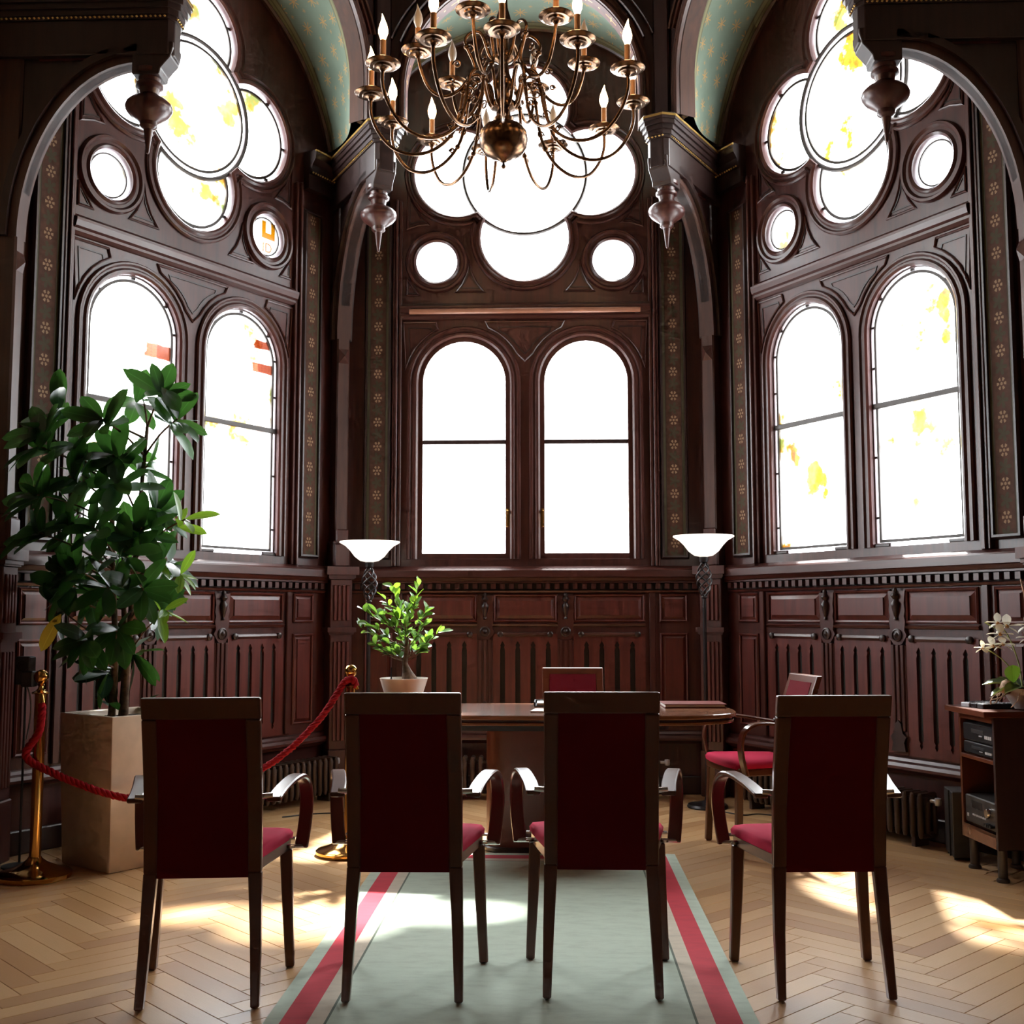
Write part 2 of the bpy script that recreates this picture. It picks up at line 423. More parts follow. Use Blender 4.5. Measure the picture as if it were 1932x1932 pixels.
def m_vault():
    t = NT('painted_vault'); uv = t.coord('UV'); sp = t.n('ShaderNodeSeparateXYZ'); t.l(uv, sp.inputs[0])
    cm = t.n('ShaderNodeCombineXYZ'); t.l(t.math('MULTIPLY', sp.outputs[0], .62), cm.inputs[0]); t.l(sp.outputs[1], cm.inputs[1])
    def stars(scale, R, rnd, off):
        mp = t.n('ShaderNodeMapping'); mp.inputs['Location'].default_value = (off, off*.6, 0); t.l(cm.outputs[0], mp.inputs[0])
        vo = t.n('ShaderNodeTexVoronoi', Scale=scale, voronoi_dimensions='2D'); t.l(mp.outputs[0], vo.inputs['Vector']); vo.inputs['Randomness'].default_value = rnd
        d = t.n('ShaderNodeVectorMath', operation='SUBTRACT'); t.l(mp.outputs[0], d.inputs[0]); t.l(vo.outputs['Position'], d.inputs[1])
        s2 = t.n('ShaderNodeSeparateXYZ'); t.l(d.outputs[0], s2.inputs[0])
        ang = t.math('ARCTAN2', s2.outputs[1], s2.outputs[0])
        ray = t.math('POWER', t.math('ABSOLUTE', t.math('COSINE', t.math('MULTIPLY', ang, 4))), 5.0)
        ln = t.n('ShaderNodeVectorMath', operation='LENGTH'); t.l(d.outputs[0], ln.inputs[0])
        return t.math('LESS_THAN', ln.outputs['Value'], t.math('MULTIPLY', t.math('ADD', t.math('MULTIPLY', ray, .78), .22), R))
    s1 = stars(6.2, .046, .35, 0); s2 = stars(6.2, .016, .3, .42)
    n = t.noise(t.coord('Object'), 5, 5)
    base = t.ramp(n, [(.3, (.120,.160,.120)), (.7, (.155,.200,.150))])
    col = t.mix(t.math('MULTIPLY', t.math('MAXIMUM', s1, s2), .85), base, (.42,.23,.07))
    ed = t.math('ABSOLUTE', t.math('SUBTRACT', sp.outputs[0], .5))
    col = t.mix(t.math('GREATER_THAN', ed, .40), col, (.19,.18,.095))
    l1 = t.math('LESS_THAN', t.math('ABSOLUTE', t.math('SUBTRACT', ed, .40)), .010); l2 = t.math('LESS_THAN', t.math('ABSOLUTE', t.math('SUBTRACT', ed, .46)), .008)
    col = t.mix(t.math('MULTIPLY', t.math('MAXIMUM', l1, l2), .8), col, (.09,.08,.045))
    t.setc(col); t.setv(Roughness=.8); return t.m
M['vault'] = m_vault()
def m_strip():
    """stencilled strip: uv.x across 0..1, uv.y in strip widths"""
    t = NT('stencilled_strip'); uv = t.coord('UV'); sp = t.n('ShaderNodeSeparateXYZ'); t.l(uv, sp.inputs[0])
    x = t.math('SUBTRACT', sp.outputs[0], .5); y = t.math('SUBTRACT', t.math('FRACT', t.math('MULTIPLY', sp.outputs[1], .86)), .5)
    ang = t.math('ARCTAN2', y, x); r = t.math('SQRT', t.math('ADD', t.math('MULTIPLY', x, x), t.math('MULTIPLY', y, y)))
    petal = t.math('MULTIPLY', t.math('GREATER_THAN', t.math('COSINE', t.math('MULTIPLY', ang, 6)), -.1), t.math('LESS_THAN', t.math('ABSOLUTE', t.math('SUBTRACT', r, .145)), .05))
    core = t.math('LESS_THAN', r, .05); fl = t.math('MAXIMUM', petal, core)
    y2 = t.math('SUBTRACT', t.math('FRACT', t.math('ADD', t.math('MULTIPLY', sp.outputs[1], .86), .5)), .5)
    ang2 = t.math('ARCTAN2', y2, x); r2 = t.math('SQRT', t.math('ADD', t.math('MULTIPLY', x, x), t.math('MULTIPLY', y2, y2)))
    leaf = t.math('LESS_THAN', r2, t.math('ADD', t.math('MULTIPLY', t.math('ABSOLUTE', t.math('COSINE', t.math('MULTIPLY', ang2, 2.5))), .20), .06))
    n = t.noise(t.coord('Object'), 30, 4)
    base = t.ramp(n, [(.3, (.060,.026,.016)), (.7, (.090,.040,.025))])
    col = t.mix(t.math('MULTIPLY', leaf, .7), base, (.055,.055,.03)); col = t.mix(t.math('MULTIPLY', fl, .8), col, (.34,.22,.13))
    ed = t.math('ABSOLUTE', x)
    col = t.mix(t.math('GREATER_THAN', ed, .36), col, (.085,.078,.045)); col = t.mix(t.math('LESS_THAN', t.math('ABSOLUTE', t.math('SUBTRACT', ed, .37)), .018), col, (.05,.03,.02))
    t.setc(col); t.setv(Roughness=.8); t.p.inputs['Specular IOR Level'].default_value = .25; return t.m
M['strip'] = m_strip()
def m_cross():
    t = NT('cross_stencil_wood'); uv = t.coord('UV'); sp = t.n('ShaderNodeSeparateXYZ'); t.l(uv, sp.inputs[0])
    x = t.math('ABSOLUTE', t.math('SUBTRACT', sp.outputs[0], .5)); y = t.math('ABSOLUTE', t.math('SUBTRACT', t.math('FRACT', sp.outputs[1]), .5))
    a = t.math('MULTIPLY', t.math('LESS_THAN', x, .035), t.math('LESS_THAN', y, .24)); b = t.math('MULTIPLY', t.math('LESS_THAN', y, .022), t.math('LESS_THAN', x, .24))
    y3 = t.math('ABSOLUTE', t.math('SUBTRACT', t.math('FRACT', t.math('ADD', sp.outputs[1], .5)), .5)); dot = t.math('MULTIPLY', t.math('LESS_THAN', x, .05), t.math('LESS_THAN', y3, .035))
    n = t.noise(t.coord('Object', (20,20,3)), 1, 4); base = t.ramp(n, [(.3, (.07,.018,.013)), (.7, (.12,.032,.02))])
    t.setc(t.mix(t.math('MAXIMUM', dot, t.math('MAXIMUM', a, b)), base, (.55,.33,.10))); t.setv(Roughness=.42); return t.m
M['cross'] = m_cross()
def m_emit(name, c, s, base=(.8,.8,.8)):
    t = NT(name); t.setc(base); t.setv(Roughness=.3, Emission_Strength=s); t.p.inputs['Emission Color'].default_value = (*c, 1); return t.m
M['bulb'] = m_emit('lit_candle_bulb', (1.0, .60, .27), 9.0)
M['bulb_off'] = plain('unlit_candle_bulb', (.62, .56, .50), .25, var=.02)
M['sleeve'] = plain('candle_sleeve', (.62, .30, .12), .45)
def m_shade():
    t = NT('alabaster_glass'); n = t.noise(t.coord('Object'), 6, 5, .6); c = t.ramp(n, [(.3, (.72,.66,.58)), (.65, (.88,.85,.79))]); t.setc(c); t.setv(Roughness=.25, Emission_Strength=.45); t.l(c, t.p.inputs['Emission Color'])
    tr = t.n('ShaderNodeBsdfTranslucent'); t.l(c, tr.inputs[0]); mx = t.n('ShaderNodeMixShader'); mx.inputs[0].default_value = .5
    t.l(t.p.outputs[0], mx.inputs[1]); t.l(tr.outputs[0], mx.inputs[2]); t.l(mx.outputs[0], t.out.inputs[0]); return t.m
M['shade'] = m_shade()
for _k in ('bulb', 'shade'): M[_k].cycles.emission_sampling = 'NONE'

# ------------------------------------------------------------------ constants of the place (regular hexagon, metres)
AW = 2.276                    # apothem of the panelled wall face
AG = 2.318                    # apothem of the glass
HS = AW * tan(radians(30))    # half a wall
PA, PW = 0.100, 0.649         # arched lights: distance from the axis, width
ZB, ZT, ZA = 1.581, 2.397, 3.142
ZR, RR, DL, RL = 4.318, 0.436, 0.470, 0.314
US, ZS, RS = 0.620, 3.675, 0.148

def arch_path(u0, u1, zb, za, d=0.0, n=20, zb2=None):
    """upright light with a round head, grown outwards by d"""
    cx = (u0+u1)/2; r = (u1-u0)/2 + d; zc = za - (u1-u0)/2
    z0 = zb - d if zb2 is None else zb2
    return [(cx - r, z0)] + [(cx - r*cos(pi*i/n), zc + r*sin(pi*i/n)) for i in range(n+1)] + [(cx + r, z0)]
def rosette_path(d=0.0, n=26):
    R, r = RR + d, RL + d
    ca = (DL*DL + R*R - r*r) / (2*DL*R); al = math.degrees(math.acos(max(-1, min(1, ca))))
    cb = (DL*DL + r*r - R*R) / (2*DL*r); be = 180 - math.degrees(math.acos(max(-1, min(1, cb))))
    out = []
    for k in range(4):
        th = 90*k
        out += arc(DL*cos(radians(th)), ZR + DL*sin(radians(th)), r, th - be, th + be, n)[:-1 if al >= 45 else None]
        if al < 44.5: out += arc(0, ZR, R, th + al, th + 90 - al, 6)[1:-1]
    return out
def lobe_pane(k, d):
    """crescent of one lobe outside the centre circle, shrunk by d"""
    R, r = RR + .012, RL - d
    be = 180 - math.degrees(math.acos(max(-1, min(1, (DL*DL + r*r - R*R) / (2*DL*r))))); al = math.degrees(math.acos(max(-1, min(1, (DL*DL + R*R - r*r) / (2*DL*R)))))
    th = 90*k
    return arc(DL*cos(radians(th)), ZR + DL*sin(radians(th)), r, th - be, th + be, 30) + arc(0, ZR, R, th + al, th - al, 16)[1:-1]

LIGHTS = [(-PA-PW, -PA), (PA, PA+PW)]
RING = [(-.004, -.03), (-.004, .012), (.008, .022), (.020, .022), (.032, .010), (.042, .010), (.052, .022), (.062, .022), (.070, .012), (.070, -.03)]
THIN = [(-.006, -.01), (-.006, .008), (0, .013), (.006, .008), (.006, -.01)]

# ------------------------------------------------------------------ floor
fl = MB().box(-4.2, 4.2, -9.5, 3.2, -.12, -.016).build('floor', M['subfloor']); tag(fl, 'honey oak parquet floor laid in herringbone', kind='structure')
PWD, PLN, NN = .088, .528, 6
pm = MB().box(-PLN/2+.0008, PLN/2-.0008, -PWD/2+.0008, PWD/2-.0008, -.016, 0).mesh('plank', M['parquet'], bevel=.0012)
cells = []
for yy in range(-90, 90):
    for mm in range(-12, 12):
        x = yy + 2*NN*mm
        cells.append((x + NN/2, yy + .5, 0))
for xx in range(-90, 90):
    for mm in range(-12, 12):
        y = xx - 2*NN + 1 + 2*NN*mm
        cells.append((xx + .5, y + NN/2, 1))
RUG = (-.657, .793, -3.3, .287)
near, far = [], []
c45 = sqrt(.5)
for cx, cy, o in cells:
    X, Y = cx*PWD, cy*PWD
    wx, wy = (X - Y)*c45, (X + Y)*c45
    if abs(wx) > 2.9 or wy < -5.0 or wy > 2.5: continue
    if wy > 0 and (abs(wx)*.866 + wy*.5 > 2.6 or wy > 2.55): continue
    px, py, d = proj((wx, wy, 0))
    rz = pi/4 + (pi/2 if o else 0)
    inside = -120 < px < 2052 and py < 2060 and d > 0
    under = RUG[0]+.25 < wx < RUG[1]-.25 and wy < RUG[3]-.25
    (near if inside and not under else far).append((d, wx, wy, rz))
near.sort()
for d, wx, wy, rz in near[:300]:
    link('plank', pm, fl, (wx, wy, 0), (0, 0, rz))
st = MB()
for d, wx, wy, rz in near[300:] + far:
    ca, sa = cos(rz), sin(rz); hl, hw = PLN/2-.0008, PWD/2-.0008
    q = [(wx + a*ca - b*sa, wy + a*sa + b*ca) for a, b in ((-hl,-hw),(hl,-hw),(hl,hw),(-hl,hw))]
    st.prism(q, -.016, 0, 'z')
tag(st.build('plank_field', M['parquet_field'], fl), kind='stuff')

# ------------------------------------------------------------------ window walls
def raised_panel(u0, u1, z0, z1, y, h=.022, b=.03):
    m = MB(); y1 = y - h
    vs = [(u0,y,z0),(u1,y,z0),(u1,y,z1),(u0,y,z1),(u0+b,y1+.008,z0+b),(u1-b,y1+.008,z0+b),(u1-b,y1+.008,z1-b),(u0+b,y1+.008,z1-b),
          (u0+b,y1,z0+b),(u1-b,y1,z0+b),(u1-b,y1,z1-b),(u0+b,y1,z1-b)]
    fs = [(0,1,5,4),(1,2,6,5),(2,3,7,6),(3,0,4,7),(4,5,9,8),(5,6,10,9),(6,7,11,10),(7,4,8,11),(8,9,10,11),(3,2,1,0)]
    m.add(vs, fs)
    m.sweep(rect(u0-.004, u1+.004, z0-.004, z1+.004), [(-.004,0),(-.004,.012),(.004,.017),(.012,.010),(.012,0)], True, y)
    return m
def slot(u, z0, z1, w):
    return [(u-w/2, z0+.05), (u-w*.2, z0+.035), (u-w*.35, z0+.02), (u, z0), (u+w*.35, z0+.02), (u+w*.2, z0+.035), (u+w/2, z0+.05),
            (u+w/2, z1-.06), (u+w*.3, z1-.04), (u+w*.5, z1-.028), (u, z1), (u-w*.5, z1-.028), (u-w*.3, z1-.04), (u-w/2, z1-.06)]

dent_mesh = MB().box(-.016, .016, -.030, 0, 0, .036).mesh('dentil', M['wood'])
def finial_mesh():
    m = MB().lathe([(0,.0),(.010,.004),(.012,.012),(.006,.02),(.012,.035),(.022,.075),(.026,.095),(.016,.11),(.011,.118),(.02,.128),(.026,.138),(.018,.150),(.010,.158),(.014,.168),(.009,.18),(0,.186)], n=12)
    return m.mesh('finial', M['wood_dark'], smooth=50)
FIN = finial_mesh()
def shield_mesh():
    pts = [(-.062,.17),(-.052,.10),(-.058,.06),(-.05,.03),(-.058,0),(-.05,-.05),(-.066,-.075),(-.05,-.10),(-.03,-.125),(0,-.135)]
    pts = pts + [(-x, z) for x, z in pts[::-1][1:]]
    return plate_mesh('shield', pts, [], -.022, 0, M['wood'])
SHD = shield_mesh()
def rosette_knob():
    m = MB().lathe([(.036,0),(.036,.008),(.028,.012),(.026,.006),(.016,.008),(.010,.016),(0,.019)], n=16)
    m.v = [(x, -z, y) for x, y, z in m.v]; return m.mesh('boss', M['wood_dark'], smooth=40)
KNB = rosette_knob()
def foot_orn():
    pts = [(-.05,0),(-.04,.05),(-.055,.08),(-.03,.10),(-.02,.15),(0,.17)]; pts = pts + [(-x,z) for x,z in pts[::-1][1:]]
    return plate_mesh('foot_ornament', pts, [], -.018, 0, M['wood_dark'])
FOT = foot_orn()

def make_wall(k, wname, wlabel, n_win, winlabel, glass, centre):
    rz = radians(k - 90)
    # whole wall plate with its openings
    outline = [(-HS-.06, 0), (HS+.06, 0), (HS+.06, 4.30)] + arc(0, 4.143, 1.36, 8, 172, 40) + [(-HS-.06, 4.30)]
    holes = [arch_path(u0, u1, ZB, ZA) for u0, u1 in LIGHTS] + [rosette_path()] + [circle(s*US, ZS, RS) for s in (-1, 1)]
    w = plate(wname, outline, holes, AW + .012, AG + .022, M['wood'], smooth=30)
    w.rotation_euler = (0, 0, rz); tag(w, wlabel, kind='structure')
    plate('masonry_reveal', outline, holes, AG + .0225, AG + .16, M['stone'], w, 30)
    Y = AW + .012
    def P(mb, name, mat='wood', **kw): return mb.build(name, M[mat], w, **kw)
    # mouldings round the openings
    for u0, u1 in LIGHTS:
        P(MB().sweep(arch_path(u0, u1, ZB, ZA, .0), RING, False, Y, -1), 'arch_moulding', smooth=35)
        P(MB().sweep(arch_path(u0, u1, ZB, ZA, .0), [(-.010,-.028),(-.010,-.016),(.002,-.010),(.002,-.028)], False, Y, -1), 'reveal_bead', smooth=35)
    P(MB().sweep(rosette_path(.0), RING, True, Y), 'rosette_moulding', smooth=35)
    for s in (-1, 1):
        P(MB().sweep(circle(s*US, ZS, RS), [(-.004,-.03),(-.004,.012),(.010,.024),(.024,.010),(.040,.010),(.052,.026),(.066,.026),(.074,.012),(.074,-.03)], True, Y), 'roundel_moulding', smooth=35)
    P(MB().sweep(arc(0, 4.143, 1.215, 14, 166, 56), [(0,-.02),(0,.02),(.012,.035),(.03,.03),(.045,.05),(.075,.05),(.075,-.02)], False, Y, 1), 'wall_arch_moulding', 'wood_brown', smooth=35)
    # sunk spandrel outlines
    def outline_panel(pts):
        P(MB().sweep(pts, THIN, True, Y), 'spandrel_moulding', smooth=35)
        c = Vector((sum(p[0] for p in pts)/len(pts), sum(p[1] for p in pts)/len(pts)))
        q = [tuple(c + (Vector(p) - c)*.68) for p in pts]
        P(MB().sweep(q, [(-.004,-.01),(-.004,.005),(.004,.005),(.004,-.01)], True, Y), 'spandrel_bead', 'wood_dark')
    ra = PW/2 + .085; zc = ZA - PW/2; mu = PA + PW/2
    top = 3.245
    a0 = math.degrees(math.asin(min(.999, (top - zc)/ (ra+.0))) ) if top - zc < ra else 90
    for s in (-1, 1):
        # outer corner spandrel
        pts = [(s*(mu + (ra+.012)*cos(radians(a))), zc + (ra+.012)*sin(radians(a))) for a in (14, 24, 34, 44, 54, 64)]
        pts = [p for p in pts if p[1] < top-.01] + [(s*(mu + .20), top), (s*(mu + ra + .02), top)]
        outline_panel(pts if s > 0 else pts[::-1])
    pts = [(mu - (ra+.012)*cos(radians(a)), zc + (ra+.012)*sin(radians(a))) for a in (66, 56, 46, 36, 28)]
    pts = [p for p in pts if p[1] < top-.01 and p[0] > .008]
    pts = [(-x, z) for x, z in pts] + [(0, pts[-1][1]-.05)] + pts[::-1]
    pts = pts + [(pts[-1][0]+.02, top), (-pts[-1][0]-.02, top)]
    outline_panel(pts[::-1])
    for s in (-1, 1):
        # between roundel and lower lobe, and beside the roundel
        pts = [(s*.285, 3.46), (s*.485, 3.46), (s*.44, 3.52), (s*.405, 3.60), (s*.39, 3.68), (s*.372, 3.60), (s*.34, 3.53)]
        outline_panel(pts if s > 0 else pts[::-1])
        pts = [(s*.83, 3.44), (s*.83, 3.56), (s*.74, 3.44)]
        outline_panel(pts if s < 0 else pts[::-1])
        pts = [(s*.83, 3.92), (s*.83, 4.22), (s*.80, 4.12), (s*.74, 4.02), (s*.68, 3.95), (s*.75, 3.945)]
        outline_panel(pts if s < 0 else pts[::-1])
    # cornice between lights and rosette
    prof = [(Y+.01, 3.26), (Y-.012, 3.265), (Y-.03, 3.28), (Y-.03, 3.295), (Y-.045, 3.305), (Y-.055, 3.335), (Y-.055, 3.35), (Y-.03, 3.36), (Y-.02, 3.375), (Y+.01, 3.38)]
    P(MB().prism(prof, -.87, .87, 'x'), 'cornice', 'woodx')
    # side mouldings and stencilled strips
    for s in (-1, 1):
        m = MB()
        for a, b, h in ((.862,.885,.03), (.888,.905,.05), (.908,.925,.035)): m.box(min(s*a,s*b), max(s*a,s*b), Y-h, Y+.01, 1.53, 4.12)
        P(m, 'jamb_moulding', 'wood', bevel=.004)
        st_ = MB().box(min(s*.952,s*1.098), max(s*.952,s*1.098), Y-.03, Y+.01, 1.60, 3.93).mesh('stencilled_strip', M['strip'])
        map_uv(st_, lambda co: ((abs(co.x)-.952)/.146, (co.z-1.60)/.146))
        link('stencilled_strip', st_, w)
        m = MB().sweep(rect(min(s*.952,s*1.098), max(s*.952,s*1.098), 1.60, 3.93), [(0,0),(0,.045),(.012,.045),(.022,.03),(.022,0)], True, Y)
        P(m, 'strip_frame', 'wood_dark')
        # impost block with bead row, level with the hammer beams
        pr = [(Y+.01,4.10),(Y-.05,4.10),(Y-.05,4.20),(Y-.07,4.215),(Y-.078,4.26),(Y-.105,4.30),(Y-.11,4.36),(Y+.01,4.36)]
        P(MB().prism(pr, min(s*.955,s*1.25), max(s*.955,s*1.25), 'x'), 'impost', 'wood_dark')
        P(MB().box(min(s*.95,s*1.24), max(s*.95,s*1.24), Y-.115, Y-.108, 4.346, 4.358), 'gilt_edge', 'gold')
        m = MB()
        for i in range(11):
            m.lathe([(0,-.008),(.008,0),(0,.008)], (s*(.97+.024*i), Y-.074, 4.208), 6)
        tag(P(m, 'bead_row', 'gold'), kind='stuff')
    # ---- dado
    sill = [(Y+.06,1.535),(Y-.02,1.53),(Y-.06,1.515),(Y-.075,1.51),(Y-.085,1.50),(Y-.085,1.455),(Y-.075,1.45),(Y-.06,1.43),(Y-.048,1.425),(Y-.048,1.415),(Y+.06,1.415)]
    P(MB().prism(sill, -1.235, 1.235, 'x'), 'window_sill', 'woodx')
    P(MB().box(-1.2, 1.2, Y-.020, Y, 1.365, 1.415), 'dentil_back', 'groove')
    nd = 38
    for i in range(nd):
        u = -1.15 + 2.30*i/(nd-1)
        link('dentil', dent_mesh, w, (u, Y-.018, 1.374))
    P(MB().prism([(Y,1.345),(Y-.028,1.350),(Y-.035,1.362),(Y-.02,1.368),(Y,1.37)], -1.2, 1.2, 'x'), 'dentil_rail', 'woodx')
    panels = [(-.800,-.345), (-.205,.205), (.345,.800)]
    for u0, u1 in panels:
        P(raised_panel(u0, u1, 1.165, 1.325, Y), 'raised_panel', 'wood_red')
        P(MB().prism([(Y,1.118),(Y-.016,1.122),(Y-.022,1.135),(Y-.012,1.142),(Y,1.144)], u0-.02, u1+.02, 'x'), 'panel_rail', 'woodx')
        uc = (u0+u1)/2; hw = (u1-u0)/2 + .015
        slots = [slot(uc + (i-1.5)*.104, .47, 1.02, .034) for i in range(4)]
        plate('slotted_panel', rect(uc-hw, uc+hw, .43, 1.07), slots, Y-.016, Y-.001, M['wood_red'], w)
        P(MB().box(uc-hw+.01, uc+hw-.01, Y-.0015, Y+.004, .45, 1.05), 'slot_back', 'groove')
        P(MB().prism([(Y,1.05),(Y-.022,1.052),(Y-.03,1.065),(Y-.022,1.078),(Y,1.08)], uc-hw+.06, uc+hw-.06, 'x'), 'rail_moulding', 'woodx')
        for s in (-1, 1):
            m = MB().lathe([(0,0),(.020,.002),(.020,.02),(.012,.026),(0,.026)], n=14); m.v = [(x + uc + s*(hw-.05), Y - .014 - z, y + 1.066) for x, y, z in m.v]
            P(m, 'scroll', 'wood_dark', smooth=40)
    for u in (-.275, .275):
        link('finial', FIN, w, (u, Y-.03, 1.165))
        link('shield', SHD, w, (u, Y, 1.16))
        link('boss', KNB, w, (u, Y-.022, 1.085))
        m = MB()
        for d in (-.034, 0, .034): m.box(u+d-.011, u+d+.011, Y-.030, Y, .56, 1.03)
        m.box(u-.055, u+.055, Y-.020, Y, .43, 1.03)
        P(m, 'reeded_pilaster', bevel=.003)
        link('foot_ornament', FOT, w, (u, Y-.02, .45))
    for s in (-1, 1):
        P(MB().box(min(s*.845,s*.885), max(s*.845,s*.885), Y-.02, Y, .43, 1.36), 'stile', bevel=.004)
        a, b = sorted((s*.93, s*1.09))
        P(raised_panel(a, b, 1.165, 1.325, Y, .016, .02), 'side_panel', 'wood_red')
        P(raised_panel(a, b, .50, 1.06, Y, .016, .02), 'side_panel', 'wood_red')
    ledge = [(Y,.42),(Y-.02,.415),(Y-.03,.40),(Y-.06,.392),(Y-.07,.375),(Y-.07,.36),(Y-.05,.35),(Y-.04,.335),(Y,.33)]
    P(MB().prism(ledge, -1.24, 1.24, 'x'), 'base_moulding', 'woodx')
    P(MB().box(-1.26, 1.26, Y-.03, Y, 0, .12), 'plinth', 'wood_dark', bevel=.006)
    # ---- window
    wn = empty('window_%d' % n_win, (0,0,0), rz); tag(wn, winlabel, kind='structure')
    def W(mb, name, mat, **kw): return mb.build(name, M[mat], wn, **kw)
    g0, g1 = AG, AG + .004
    d = .0 if centre else .034
    for u0, u1 in LIGHTS:
        if centre:
            inner = arch_path(u0+.036, u1-.036, ZB+.04, ZA-.036)
            plate('casement_frame', arch_path(u0+.001, u1-.001, ZB+.001, ZA-.001), [inner], AG-.022, AG+.020, M['wood'], wn, 30)
            ui0, ui1, zb, za = u0+.036, u1-.036, ZB+.04, ZA-.036
        else: ui0, ui1, zb, za = u0, u1, ZB, ZA
        # panes: lower, upper with round head, clear border
        cx = (ui0+ui1)/2; r = (ui1-ui0)/2 - d; zc = za - (ui1-ui0)/2
        low = rect(ui0+d, ui1-d, zb+d, ZT-.012)
        up = [(ui0+d, ZT+.012)] + [(cx - r*cos(pi*i/24), zc + r*sin(pi*i/24)) for i in range(25)] + [(ui1-d, ZT+.012)]
        plate('pane', low, [], g0, g1, glass, wn); plate('pane', up, [], g0, g1, glass, wn)
        W(MB().box(ui0, ui1, AG-.016, AG+.012, ZT-.016, ZT+.016), 'transom_bar', 'wood_dark' if centre else 'lead', bevel=.004)
        if not centre:
            full = arch_path(u0, u1, ZB, ZA, 0, 28); inn = arch_path(u0+d, u1-d, ZB+d, ZA-d, 0, 28)
            plate('border_pane', full, [inn], g0, g1, M['glass_border'], wn)
            W(MB().sweep(inn, [(-.008,-.004),(-.008,.010),(.008,.010),(.008,-.004)], True, AG, 1), 'lead_came', 'lead')
            m = MB()
            for z in (1.75, 2.1, 2.62, 2.86):
                for u in (u0, u1-d): m.box(u, u+d, AG-.009, AG+.004, z-.006, z+.006)
            for a in (40, 90, 140):
                p = Vector((cx + (r+d/2)*cos(radians(a)), zc + (r+d/2)*sin(radians(a)))); m.box(p.x-.012, p.x+.012, AG-.009, AG+.004, p.y-.006, p.y+.006)
            W(m, 'lead_ties', 'lead')
            for u in (u0+.06, u1-.06): W(MB().box(u-.06, u+.06, AG-.03, AG-.01, ZB-.002, ZB+.022), 'corner_fitting', 'wood_dark', bevel=.006)
        else:
            uh = u1-.018 if u1 < 0 else u0+.018
            h = W(MB().box(uh-.010, uh+.010, AG-.030, AG-.02, 1.83, 1.93).box(uh-.006, uh+.006, AG-.052, AG-.030, 1.895, 1.915).box(uh-.009, uh+.009, AG-.062, AG-.05, 1.80, 1.915), 'window_handle', 'brass', bevel=.003)
            h['label'] = 'brass window handle'
    # rosette: centre and four lobes
    plate('pane', circle(0, ZR, RR-.012 - d*.9, 56), [], g0, g1, glass, wn)
    if not centre: plate('border_pane', circle(0, ZR, RR-.012, 56), [circle(0, ZR, RR-.012-d*.9, 56)], g0, g1, M['glass_border'], wn)
    W(MB().sweep(circle(0, ZR, RR, 64), [(-.013,-.006),(-.013,.010),(-.006,.020),(.006,.020),(.013,.010),(.013,-.006)], True, AG), 'lead_ring', 'lead', smooth=30)
    if not centre: W(MB().sweep(circle(0, ZR, RR-.012-d*.9, 64), [(-.008,-.004),(-.008,.010),(.008,.010),(.008,-.004)], True, AG), 'lead_came', 'lead')
    for kk in range(4):
        plate('pane', lobe_pane(kk, d), [], g0, g1, glass, wn)
        c = (DL*cos(radians(90*kk)), ZR + DL*sin(radians(90*kk)))
        if d:
            th = 90*kk; r0, r1 = RL, RL-d
            be = 180 - math.degrees(math.acos((DL*DL + r0*r0 - RR*RR)/(2*DL*r0))) - 1.5
            ring = arc(c[0], c[1], r0, th-be, th+be, 36) + arc(c[0], c[1], r1, th+be, th-be, 36)
            plate('border_pane', ring, [], g0, g1, M['glass_border'], wn)
            W(MB().sweep(arc(c[0], c[1], r1, th-be, th+be, 36), [(-.008,-.004),(-.008,.010),(.008,.010),(.008,-.004)], False, AG), 'lead_came', 'lead')
            m = MB()
            for a in (th-60, th, th+60): m.box(c[0]+(r0-d/2)*cos(radians(a))-.014, c[0]+(r0-d/2)*cos(radians(a))+.014, AG-.009, AG+.004, c[1]+(r0-d/2)*sin(radians(a))-.008, c[1]+(r0-d/2)*sin(radians(a))+.008)
            W(m, 'lead_ties', 'lead')
    for s in (-1, 1):
        dd = .024 if d else 0
        plate('pane', circle(s*US, ZS, RS-dd, 36), [], g0, g1, glass, wn)
        if d:
            plate('border_pane', circle(s*US, ZS, RS, 36), [circle(s*US, ZS, RS-dd, 36)], g0, g1, M['glass_border'], wn)
            W(MB().sweep(circle(s*US, ZS, RS-dd, 36), [(-.004,-.004),(-.004,.010),(.004,.010),(.004,-.004)], True, AG), 'lead_came', 'lead')
    return w, wn

wall_b, win1 = make_wall(90, 'wall_back', 'dark panelled window wall straight ahead', 1, 'pair of arched lights with rosette in the back wall', M['glass_b'], True)
wall_l, win2 = make_wall(150, 'wall_left', 'dark panelled window wall on the left', 2, 'leaded arched lights with rosette in the left wall', M['glass_l'], False)
wall_r, win3 = make_wall(30, 'wall_right', 'dark panelled window wall on the right', 3, 'leaded arched lights with rosette in the right wall', M['glass_r'], False)
# lettering in the small roundel of the left window
def letter(ch, u, z, size, parent, mat, y, bold=.0):
    cu = bpy.data.curves.new('tmp', 'FONT'); cu.body = ch; cu.size = size; cu.extrude = .001; cu.offset = bold; cu.align_x = 'CENTER'
    ob = bpy.data.objects.new('tmp', cu); COL.objects.link(ob)
    me = bpy.data.meshes.new_from_object(ob.evaluated_get(bpy.context.evaluated_depsgraph_get())); bpy.data.objects.remove(ob)
    for v in me.vertices: v.co = (v.co.x + u, y - v.co.z, v.co.y + z)
    me.materials.clear(); me.materials.append(mat); return link('painted_letter', me, parent)
ul = [(-.06,.055),(-.06,-.06),(.06,-.06),(.06,.055),(.024,.055),(.024,-.02),(-.024,-.02),(-.024,.055)]
plate('painted_letter', [(US+.03+u, ZS+.05+z) for u, z in ul], [], AG-.008, AG-.006, M['glass_orange'], win2)
letter('ID', US+.02, ZS-.10, .09, win2, M['glass_orange'], AG-.007)

